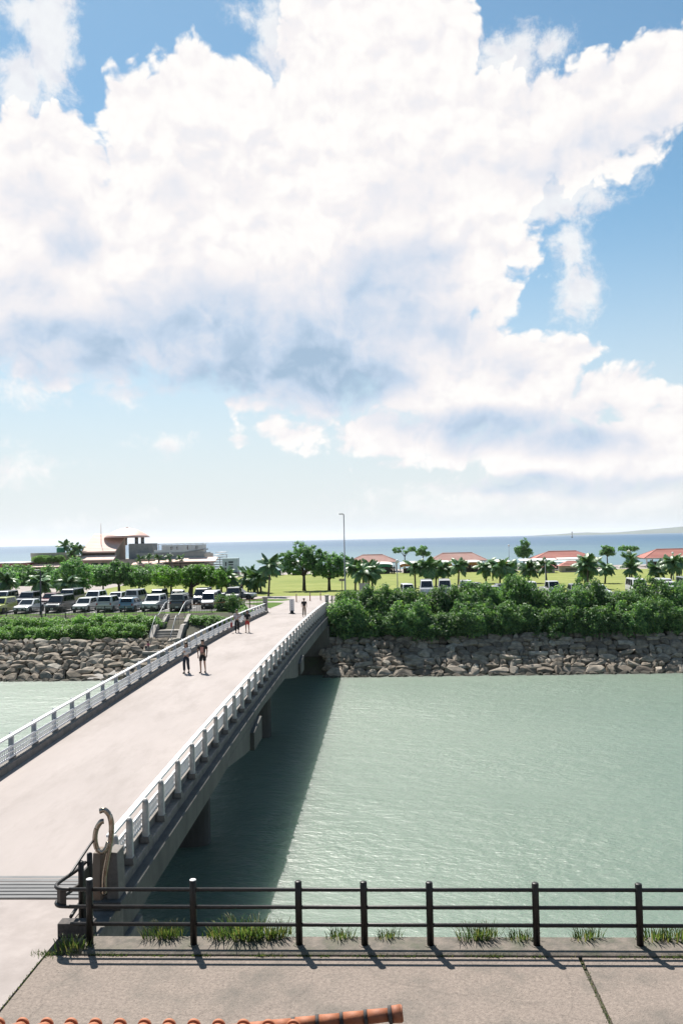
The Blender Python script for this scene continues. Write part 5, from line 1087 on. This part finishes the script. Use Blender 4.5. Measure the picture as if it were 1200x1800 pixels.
    if kind == 'pickup':
        for sx in (-1, 1): MB().box((sx * (w - 0.03), h / 2 + 0.08, 0.80), (0.05, h - 0.15, 0.30)).build('bed_side', CAR['white'], t)
        MB().box((0, h - 0.03, 0.80), (W - 0.1, 0.05, 0.30)).build('tailgate', CAR['white'], t)
    return t
CARS = [  # x, y, rz (0 = nose towards the camera), kind, colour, label
 (-42.4, 92.6, 0, 'suv', 'lime', 'yellow green car in the front row at the left edge'), (-39.4, 92.8, 0, 'sedan', 'white', 'white saloon in the front row right of the yellow green car'), (-36.0, 93.1, 0, 'minivan', 'black', 'black van in the front row behind the dark street lamp'),
 (-33.1, 92.9, 0, 'hatch', 'white', 'white hatchback in the front row right of the dark lamp'), (-30.4, 93.0, math.pi, 'suv', 'pearl', 'pearl car with a dark rear window in the front row'), (-27.9, 92.7, math.pi, 'hatch', 'blue', 'pale blue hatchback in the middle of the front row'),
 (-25.4, 93.0, 0, 'suv', 'white', 'white sport utility car in the front row left of the grey van'), (-22.4, 92.6, math.pi, 'minivan', 'grey', 'grey boxy van in the front row behind the stair rail'), (-19.6, 94.4, 0, 'kei', 'silver', 'small silver car right of the grey boxy van'),
 (-46.8, 103.2, 0, 'minivan', 'silver', 'silver van in the back row at the left edge'), (-43.8, 103.0, 0, 'suv', 'navy', 'navy car in the back row behind the white saloon'), (-41.0, 103.0, 0, 'hatch', 'wine', 'dark red hatchback in the back row behind the lamp'), (-38.3, 102.8, 0, 'van', 'navy', 'tall navy van in the back row behind the black van'),
 (-35.4, 102.6, 0, 'suv', 'white', 'white car in the back row below the bulky dark tree'), (-32.7, 102.6, 0, 'hatch', 'white', 'white hatchback in the back row behind the pearl car'), (-30.1, 102.4, math.pi, 'minivan', 'pearl', 'pearl van in the back row'), (-27.4, 102.2, 0, 'kei', 'black', 'small black car in the back row'),
 (-24.4, 100.4, 0, 'pickup', 'white', 'small white pickup truck below the twisted tree'), (-21.9, 101.6, 0, 'minivan', 'navy', 'dark blue van right of the white pickup'), (-20.2, 98.4, 0, 'suv', 'white', 'white car right of the pickup near the orange rail'), (-18.7, 104.6, 0.1, 'suv', 'black', 'black car at the right end of the back row'), (-18.6, 107.3, 1.45, 'sedan', 'silver', 'silver saloon parked side on near the lawn path'),
 (2.6, 104.5, 0.1, 'kei', 'white', 'small white van behind the shrubs right of the park lamp'), (5.1, 108.6, 0, 'van', 'white', 'tall white van left of the pair behind the shrubs'), (7.4, 109.0, 0, 'van', 'pearl', 'pearl tall van right of the pair behind the shrubs'), (10.1, 109.5, math.pi, 'minivan', 'white', 'white rounded van below the slim palm'),
 (11.2, 105.5, 1.5, 'suv', 'navy', 'dark blue car side on before the rounded van'), (14.6, 106.5, 1.6, 'sedan', 'silver', 'silver saloon side on behind the shrubs'), (13.0, 101.5, 1.5, 'hatch', 'white', 'white hatchback low behind the shrubs'), (17.4, 104.4, 0, 'kei', 'white', 'small white car behind the tall shrubs'), (20.0, 105.8, 0.2, 'pickup', 'white', 'white light truck in the middle of the right car park'),
 (22.4, 102.0, 0, 'hatch', 'grey', 'grey hatchback half hidden by shrubs'), (24.6, 101.0, 0.2, 'sedan', 'white', 'white saloon with bright bonnet between the shrubs'), (29.6, 103.0, 0, 'van', 'white', 'tall white van near the right edge'), (32.3, 100.0, 0, 'suv', 'white', 'white car stacked behind another at the right edge'), (33.2, 104.5, 0, 'minivan', 'black', 'black van with pale roof at the right edge'), (31.6, 96.0, 0, 'sedan', 'pearl', 'pearl saloon nearest the shrubs at the right edge'), (36.0, 104.0, 0, 'van', 'silver', 'silver van touching the right picture edge')]
PROTO, KIDSOF = {}, {}
for kind in SPEC: PROTO[kind] = car_proto(kind)
KIDSOF = tree_of(None); used = set()
for x, y, rz, kind, col, label in CARS:
    p = PROTO[kind]
    if kind not in used: o = p; used.add(kind)
    else: o = copy_tree(p, None, KIDSOF)
    o.name = 'parked_car' if kind not in ('pickup', 'van') else ('pickup_truck' if kind == 'pickup' else 'parked_van')
    o.location = (x, y, -0.03); o.rotation_euler = (0, 0, rz + rng.gauss(0, 0.025)); tag(o, label, 'truck' if kind == 'pickup' else ('van' if kind == 'van' else 'car'), 'cars in the left car park' if x < 0 else 'cars in the right car park')
    o['col'] = col
for o in list(C.objects):
    if o.parent is not None and 'col' in o.parent and o.name.split('.')[0] in ('body', 'cabin', 'bed_side', 'tailgate'):
        o.material_slots[0].link = 'OBJECT'; o.material_slots[0].material = CAR['white' if (o.parent['label'].startswith('black van with pale') and o.name.startswith('cabin')) else o.parent['col']]
for o in C.objects:
    if 'col' in o: del o['col']

# ------------------------------------------------------------------ people
def skin(name, verts, edges, root=0, sub=2):
    me = bpy.data.meshes.new(name); me.from_pydata([v[0] for v in verts], edges, [])
    o = bpy.data.objects.new(name, me); C.objects.link(o)
    m = o.modifiers.new('s', 'SKIN'); m.use_smooth_shade = True; m.branch_smoothing = 0.4
    for i, v in enumerate(verts):
        rr = v[1] if isinstance(v[1], tuple) else (v[1], v[1]); me.skin_vertices[0].data[i].radius = rr; me.skin_vertices[0].data[i].use_root = (i == root)
    s_ = o.modifiers.new('u', 'SUBSURF'); s_.levels = sub; s_.render_levels = sub
    dg = bpy.context.evaluated_depsgraph_get(); ev = o.evaluated_get(dg); out = bpy.data.meshes.new_from_object(ev)
    out.polygons.foreach_set('use_smooth', [True] * len(out.polygons)); bpy.data.objects.remove(o); bpy.data.meshes.remove(me); return out
SKIN = pm('skin', (0.50, 0.30, 0.21), (0.55, 0.34, 0.245), 8, 0.6)
def cloth(name, c, c2=None): return pm('cloth ' + name, c, c2 or tuple(v * 1.25 + 0.004 for v in c), 9, 0.9)
HAIR = pm('dark hair', (0.014, 0.010, 0.008), (0.03, 0.022, 0.018), 30, 0.5)
def person(loc, rz, h, pose, top, bottom, shoes, label, long_sleeve=False, trousers=True, long_hair=False, wide=1.0, fingers=True):
    """pose: dict with elbow/wrist for l and r, knees and feet for l and r (metres at 1.70 m height)"""
    P = {'pelvis': (0, 0, 0.95), 'waist': (0, 0.0, 1.10), 'chest': (0, 0.01, 1.30), 'neck': (0, 0.015, 1.46), 'chin': (0, -0.01, 1.53), 'skull': (0, 0.0, 1.62), 'crown': (0, 0.0, 1.665)}
    for s, n in ((-1, 'r'), (1, 'l')):       # the figure faces -Y, its left is +X
        P['sh_' + n] = (s * 0.165 * wide, 0.01, 1.39); P['el_' + n] = (s * 0.23, 0.04, 1.13); P['wr_' + n] = (s * 0.24, -0.02, 0.90)
        P['hip_' + n] = (s * 0.09, 0, 0.90); P['kn_' + n] = (s * 0.10, -0.02, 0.50); P['an_' + n] = (s * 0.10, 0.02, 0.085); P['toe_' + n] = (s * 0.115, -0.13, 0.035)
    P.update(pose); P = {k: Vector(v) for k, v in P.items()}
    V, E, idx = [], [], {}
    def add(k, r, par=None):
        idx[k] = len(V); V.append((P[k], r))
        if par: E.append((idx[par], idx[k]))
    add('pelvis', (0.155 * wide, 0.11)); add('waist', (0.13 * wide, 0.095), 'pelvis'); add('chest', (0.155 * wide, 0.105), 'waist'); add('neck', 0.052, 'chest'); add('chin', (0.062, 0.07), 'neck'); add('skull', (0.078, 0.095), 'chin'); add('crown', (0.05, 0.06), 'skull')
    for n, s in (('r', -1), ('l', 1)):
        add('sh_' + n, 0.055, 'chest'); add('el_' + n, 0.04, 'sh_' + n); add('wr_' + n, 0.027, 'el_' + n)
        d = (P['wr_' + n] - P['el_' + n]).normalized(); side = d.cross(Vector((0, -1, 0.2))).normalized() if abs(d.y) < 0.9 else Vector((1, 0, 0)); palm_n = side.cross(d)
        P['pa_' + n] = P['wr_' + n] + d * 0.075; add('pa_' + n, (0.036, 0.018), 'wr_' + n)
        if fingers:
            for fi, (o_, l_) in enumerate(((-0.03, 0.07), (-0.01, 0.08), (0.01, 0.075), (0.03, 0.058))):
                k1, k2 = 'f%d%s' % (fi, n), 'g%d%s' % (fi, n); P[k1] = P['pa_' + n] + d * (0.03 + l_ * 0.4) + side * o_; P[k2] = P[k1] + (d * 0.8 + palm_n * 0.5 * s) * l_ * 0.6
                add(k1, 0.0095, 'pa_' + n); add(k2, 0.007, k1)
            P['t1' + n] = P['wr_' + n] + d * 0.05 - side * 0.04; P['t2' + n] = P['t1' + n] + d * 0.04 - side * 0.01
            add('t1' + n, 0.011, 'wr_' + n); add('t2' + n, 0.008, 't1' + n)
        add('hip_' + n, 0.088, 'pelvis'); add('kn_' + n, 0.056, 'hip_' + n); add('an_' + n, 0.037, 'kn_' + n); add('toe_' + n, (0.04, 0.026), 'an_' + n)
    t = empty('person', loc, rz, h / 1.70); tag(t, label, 'person')
    ob('body', skin('body', V, E), SKIN, t)
    def garment(name, keys, mat, grow):
        vv, ee, ix = [], [], {}
        for k, par, r in keys:
            ix[k] = len(vv); p = P[k] if isinstance(k, str) and k in P else None
            if '>' in k: a, b_, q = k.split('>'); p = P[a].lerp(P[b_], float(q))
            rr = r if isinstance(r, tuple) else (r, r); vv.append((p, (rr[0] + grow, rr[1] + grow)))
            if par: ee.append((ix[par], ix[k]))
        return ob(name, skin(name, vv, ee), mat, t)
    keys = [('chest', None, (0.16 * wide, 0.108)), ('chest>neck>0.7', 'chest', (0.075, 0.07)), ('waist', 'chest', (0.138 * wide, 0.10)), ('pelvis', 'waist', (0.15 * wide, 0.108)), ('pelvis>hip_r>0.0', None, 0.1)][:4]
    for n in 'rl':
        keys.append(('sh_' + n, 'chest', 0.062))
        if long_sleeve: keys += [('el_' + n, 'sh_' + n, 0.05), ('wr_' + n, 'el_' + n, 0.04)]
        else: keys.append(('sh_%s>el_%s>0.72' % (n, n), 'sh_' + n, 0.062))
    sh_ = garment('shirt', keys, top, 0.014)
    keys = [('pelvis', None, (0.155 * wide, 0.112)), ('pelvis>waist>0.45', 'pelvis', (0.14 * wide, 0.105))]
    for n in 'rl':
        keys.append(('hip_' + n, 'pelvis', 0.098))
        if trousers: keys += [('kn_' + n, 'hip_' + n, 0.072), ('kn_%s>an_%s>0.9' % (n, n), 'kn_' + n, 0.06)]
        else: keys.append(('hip_%s>kn_%s>0.82' % (n, n), 'hip_' + n, 0.085))
    garment('trousers' if trousers else 'shorts', keys, bottom, 0.012)
    for n in 'rl':
        a, b_ = P['an_' + n], P['toe_' + n]; d = (b_ - a); d.z = 0; d = d.normalized()
        ob('shoe', skin('shoe', [(Vector((a.x, a.y, b_.z + 0.008)) - d * 0.05, (0.04, 0.036)), (Vector((a.x, a.y, b_.z + 0.012)), (0.042, 0.045)), (b_, (0.047, 0.032)), (b_ + d * 0.07, (0.036, 0.026))], [(0, 1), (1, 2), (2, 3)]), shoes, t)
    hd = P['skull']
    mb = MB(); mb.lathe([(0.094, -0.01), (0.098, 0.03), (0.086, 0.075), (0.05, 0.105), (0.01, 0.115)], n=14); mb.v = [(x + hd.x, y * 1.12 + hd.y + 0.018, z + hd.z) for x, y, z in mb.v]
    if long_hair:
        rings = []
        for zz, ww, yy in ((0.06, 0.09, 0.06), (-0.02, 0.105, 0.06), (-0.12, 0.115, 0.055), (-0.24, 0.12, 0.06), (-0.34, 0.08, 0.065)):
            rings.append([Vector((hd.x + ww * math.cos(a), hd.y + yy * 0.5 + 0.075 * math.sin(a), hd.z + zz)) for a in [math.pi * (-0.18 + 1.36 * k / 8) for k in range(9)]])
        mb.ring_strip(rings, False, False)
    ob('hair', mb.mesh('hair', True), HAIR, t)
    face = P['skull'] + Vector((0, -0.088, -0.012))
    for s in (-1, 1): MB().lathe([(0.001, -0.011), (0.009, -0.005), (0.009, 0.005), (0.001, 0.011)], tuple(face + Vector((s * 0.03, 0.0, 0.012))), 8).build('eye', HAIR, t)
    MB().prism([(-0.012, -0.03), (0.012, -0.03), (0.004, 0.015), (-0.004, 0.015)], face.y - 0.022, face.y + 0.02, 'Y').build('nose', SKIN, t, loc=(face.x, 0, face.z))
    MB().box(tuple(face + Vector((0, 0.004, -0.055))), (0.045, 0.012, 0.01)).build('mouth', pm('lip', (0.35, 0.12, 0.10)), t)
    for s in (-1, 1): MB().lathe([(0.004, -0.03), (0.016, -0.01), (0.016, 0.015), (0.004, 0.03)], tuple(P['skull'] + Vector((s * 0.083, 0.01, -0.01))), 8).build('ear', SKIN, t)
    return t
blk_, navy_, wht_ = cloth('black', (0.016, 0.016, 0.018)), cloth('navy', (0.022, 0.03, 0.05)), cloth('white', (0.62, 0.60, 0.58))
shoe_w, shoe_k = cloth('white shoe', (0.6, 0.6, 0.58)), cloth('black shoe', (0.02, 0.02, 0.02))
walk = {'kn_r': (-0.09, -0.10, 0.50), 'an_r': (-0.09, -0.06, 0.09), 'toe_r': (-0.10, -0.21, 0.04), 'kn_l': (0.09, 0.03, 0.50), 'an_l': (0.09, 0.16, 0.12), 'toe_l': (0.10, 0.02, 0.04), 'wr_l': (0.25, -0.14, 0.92), 'wr_r': (-0.25, 0.10, 0.92)}
person((-10.5, 44.4, dz(44.4)), R(-8), 1.60, {**walk, 'el_r': (-0.25, 0.02, 1.15), 'wr_r': (-0.06, -0.20, 1.22), 'el_l': (0.25, 0.03, 1.14), 'wr_l': (0.03, -0.21, 1.20)}, wht_, navy_, shoe_k, 'woman with long dark hair in white top and dark trousers on the bridge', True, True, True, 0.95)
p2 = person((-9.65, 44.5, dz(44.5)), R(-4), 1.72, {**walk, 'el_r': (-0.27, 0.05, 1.14), 'wr_r': (-0.22, -0.08, 0.90)}, blk_, blk_, shoe_k, 'person in black shirt and black shorts walking beside the long haired woman', False, False, False, 1.08)
ob('shirt_print', MB().ring_strip([[Vector((x, -0.122 - 0.012 * math.cos(x * 14), z)) for x in (-0.09, -0.05, 0, 0.05, 0.09)] for z in (1.05, 1.15, 1.25, 1.34)], False, False).mesh('shirt_print', True), cloth('pink print', (0.50, 0.24, 0.20)), p2)
person((-11.25, 64.1, dz(64.1)), R(5), 1.72, {**walk, 'el_l': (0.28, 0.0, 1.14), 'wr_l': (0.12, -0.2, 1.12)}, cloth('pale shirt', (0.52, 0.45, 0.46)), blk_, shoe_k, 'person in pale shirt and dark trousers in the pair near the far end', False, True, False, 1.08, False)
bag = empty('hand_bag', (-11.66, 64.02, dz(64) + 0.42)); tag(bag, 'small red bag hanging beside the person in the pale shirt', 'bag')
MB().box((0, 0, 0.17), (0.14, 0.30, 0.34), taper=0.85).build('bag_body', cloth('red bag', (0.42, 0.06, 0.06)), bag, bevel=0.03); MB().tube(spl([(0, -0.1, 0.33), (0, -0.06, 0.5), (0, 0.06, 0.5), (0, 0.1, 0.33)], 4), 0.012, 6).build('strap', blk_, bag)
person((-10.45, 64.0, dz(64.0)), R(-6), 1.66, walk, blk_, cloth('red shorts', (0.50, 0.06, 0.05)), shoe_k, 'person in black top and red shorts in the pair near the far end', False, False, True, 0.95, False)
person((-7.6, 79.1, dz(79.1)), R(176), 1.72, walk, blk_, cloth('beige trousers', (0.40, 0.32, 0.25)), shoe_w, 'person in black shirt and beige trousers alone at the far bridge end', False, True, False, 1.08, False)
SHARE = person((-20.0, 96.6, 0), 0.3, 1.68, {}, navy_, blk_, shoe_k, 'person in dark clothes standing among the cars near the orange rail', False, True, False, 1.0, False)
K2 = tree_of(None); shr = {}
def another(loc, rz, label, top, bottom, s=1.0):
    o = copy_tree(SHARE, None, K2); o.location = loc; o.rotation_euler = (0, 0, rz); o.scale = [v * s for v in o.scale]; tag(o, label, 'person', 'people in the park')
    shr[o.name] = (top, bottom); return o
c_r, c_b, c_w = cloth('rust shirt', (0.30, 0.10, 0.06)), cloth('blue shirt', (0.06, 0.12, 0.25)), wht_
another((-20.2, 110.4, 0), 1.0, 'person in blue shirt beside the silver saloon', c_b, blk_)
another((-18.9, 111.5, 0), -0.5, 'person in black behind the silver saloon near the lawn', blk_, blk_)
another((-50.6, 143, 0), 0.5, 'person in white shirt on the far left plaza', c_w, navy_)
for i, (x, top, l) in enumerate(((-48.6, blk_, 'leftmost person on the resort terrace'), (-47.2, navy_, 'second person on the resort terrace'), (-44.9, blk_, 'third person on the resort terrace'), (-42.8, navy_, 'rightmost person on the resort terrace'))): another((x, 192.8, 5.0), i, l + ' in dark clothes', top, blk_)
for i, (x, y, top, l) in enumerate(((-1.5, 177.6, blk_, 'person in black at the left of the green awning'), (-0.2, 177.4, navy_, 'person in navy under the green awning'), (1.3, 176.2, blk_, 'tall dark person right of the green awning'), (1.75, 176.4, blk_, 'second dark person right of the green awning'), (11.4, 172.5, navy_, 'person walking on the lawn beyond the slim palm'), (18.0, 177.8, c_r, 'person in rust shirt under the right orange awning'), (17.0, 177.6, blk_, 'person in black under the right orange awning'), (3.9, 177.5, c_w, 'person in white under the left orange awning'), (17.6, 142.0, blk_, 'person in black standing among the middle palms'))): another((x, y, -0.03), i * 1.3, l, top, blk_, 1.05)
for o in list(C.objects):
    if o.parent is not None and o.parent.name in shr:
        n = o.name.split('.')[0]
        if n in ('shirt', 'trousers'): o.material_slots[0].link = 'OBJECT'; o.material_slots[0].material = shr[o.parent.name][0 if n == 'shirt' else 1]
sit = {'pelvis': (0, 0.1, 0.28), 'waist': (0, 0.08, 0.42), 'chest': (0, 0.04, 0.60), 'neck': (0, 0.0, 0.76), 'chin': (0, -0.04, 0.82), 'skull': (0, -0.03, 0.91), 'crown': (0, -0.03, 0.95), 'sh_r': (-0.16, 0.03, 0.69), 'sh_l': (0.16, 0.03, 0.69), 'el_r': (-0.22, -0.1, 0.5), 'el_l': (0.22, -0.1, 0.5), 'wr_r': (-0.08, -0.3, 0.48), 'wr_l': (0.08, -0.3, 0.48),
       'hip_r': (-0.09, 0.06, 0.27), 'hip_l': (0.09, 0.06, 0.27), 'kn_r': (-0.12, -0.30, 0.46), 'kn_l': (0.12, -0.30, 0.46), 'an_r': (-0.12, -0.22, 0.085), 'an_l': (0.12, -0.22, 0.085), 'toe_r': (-0.13, -0.36, 0.035), 'toe_l': (0.13, -0.36, 0.035)}
person((-22.9, 81.3, -2.99), R(-70), 1.6, sit, cloth('pink top', (0.55, 0.14, 0.22)), navy_, shoe_w, 'person in pink top crouching at the left foot of the stairs', False, True, True, 1.0, False)

# ------------------------------------------------------------------ small street furniture
t = empty('banner_stand', (-9.3, 84.2, 0.02), R(6)); tag(t, 'white upright banner sign with a dark base at the far bridge end', 'sign')
MB().box((0, 0, 0.05), (0.62, 0.5, 0.1)).build('base', M['plastic'], t, bevel=0.02); MB().box((0, 0, 0.22), (0.42, 0.34, 0.26), taper=0.6).build('weight', M['plastic'], t, bevel=0.03)
MB().tube([(-0.02, 0, 0.1), (-0.02, 0, 1.5)], 0.018, 6).build('pole', M['greym'], t); bn = MB().box((0.0, -0.03, 0.88), (0.46, 0.012, 1.2)).build('panel', M['white'], t)
rr = random.Random(2); mb = MB()
for k in range(6):
    z = 1.36 - 0.19 * k
    for j in range(3): mb.box((0.0 + rr.uniform(-0.02, 0.02), -0.038, z - 0.045 * j), (rr.uniform(0.06, 0.13), 0.004, 0.016))
    mb.box((rr.uniform(-0.04, 0.04), -0.0385, z - 0.045), (0.016, 0.004, 0.13))
mb.build('lettering', cloth('print', (0.10, 0.10, 0.18)), bn)
for x, y, l in ((-10.6, 101.0, 'left'), (-9.1, 102.4, 'middle'), (-7.9, 103.2, 'right')):
    t = empty('bollard', (x, y, -0.03)); tag(t, 'slim rusty bollard at the path end, ' + l + ' of the three', 'bollard', 'bollards at the end of the bridge')
    MB().lathe([(0.06, 0), (0.06, 0.95), (0.04, 1.0)], n=10).build('post', M['orange_rail'], t, smooth=True); MB().lathe([(0.062, 0.8), (0.062, 0.9)], n=10).build('reflector_band', M['white'], t)
t = empty('notice_board', (-2.9, 113.2, -0.03)); tag(t, 'pale notice board standing before the palms right of the tall pole', 'sign')
for sx in (-0.5, 0.5): MB().box((sx, 0, 0.75), (0.08, 0.08, 1.5)).build('leg', M['greym'], t)
MB().box((0, -0.06, 1.0), (1.25, 0.06, 0.95)).build('board', pm('pale lilac board', (0.55, 0.5, 0.56)), t)
t = empty('sign_post', (-6.0, 117.5, -0.03)); tag(t, 'small sign on a thin post left of the tall lamp pole', 'sign')
MB().tube([(0, 0, 0), (0, 0, 1.8)], 0.04, 6).build('post', M['dark'], t); MB().box((0, -0.05, 1.75), (0.8, 0.04, 0.35)).build('board', pm('buff board', (0.40, 0.33, 0.28)), t)
t = empty('waste_bin', (1.9, 109.6, -0.03)); tag(t, 'dark bin beside the white van and the short park lamp', 'bin')
MB().lathe([(0.28, 0), (0.32, 0.9), (0.34, 0.95), (0.2, 1.05)], n=12).build('drum', M['plastic'], t, smooth=True); MB().box((0, -0.3, 0.7), (0.3, 0.06, 0.12)).build('slot', M['greym'], t)
t = empty('channel_marker', (735, 3400, WATER - 1)); tag(t, 'dark channel marker standing far out in the sea', 'marker')
MB().lathe([(3.0, 0), (3.0, 5), (1.1, 6), (0.9, 20)], n=10).build('tower', M['dark'], t); MB().lathe([(1.8, 20), (1.8, 23), (0.3, 26)], n=10).build('top_mark', M['dark'], t)
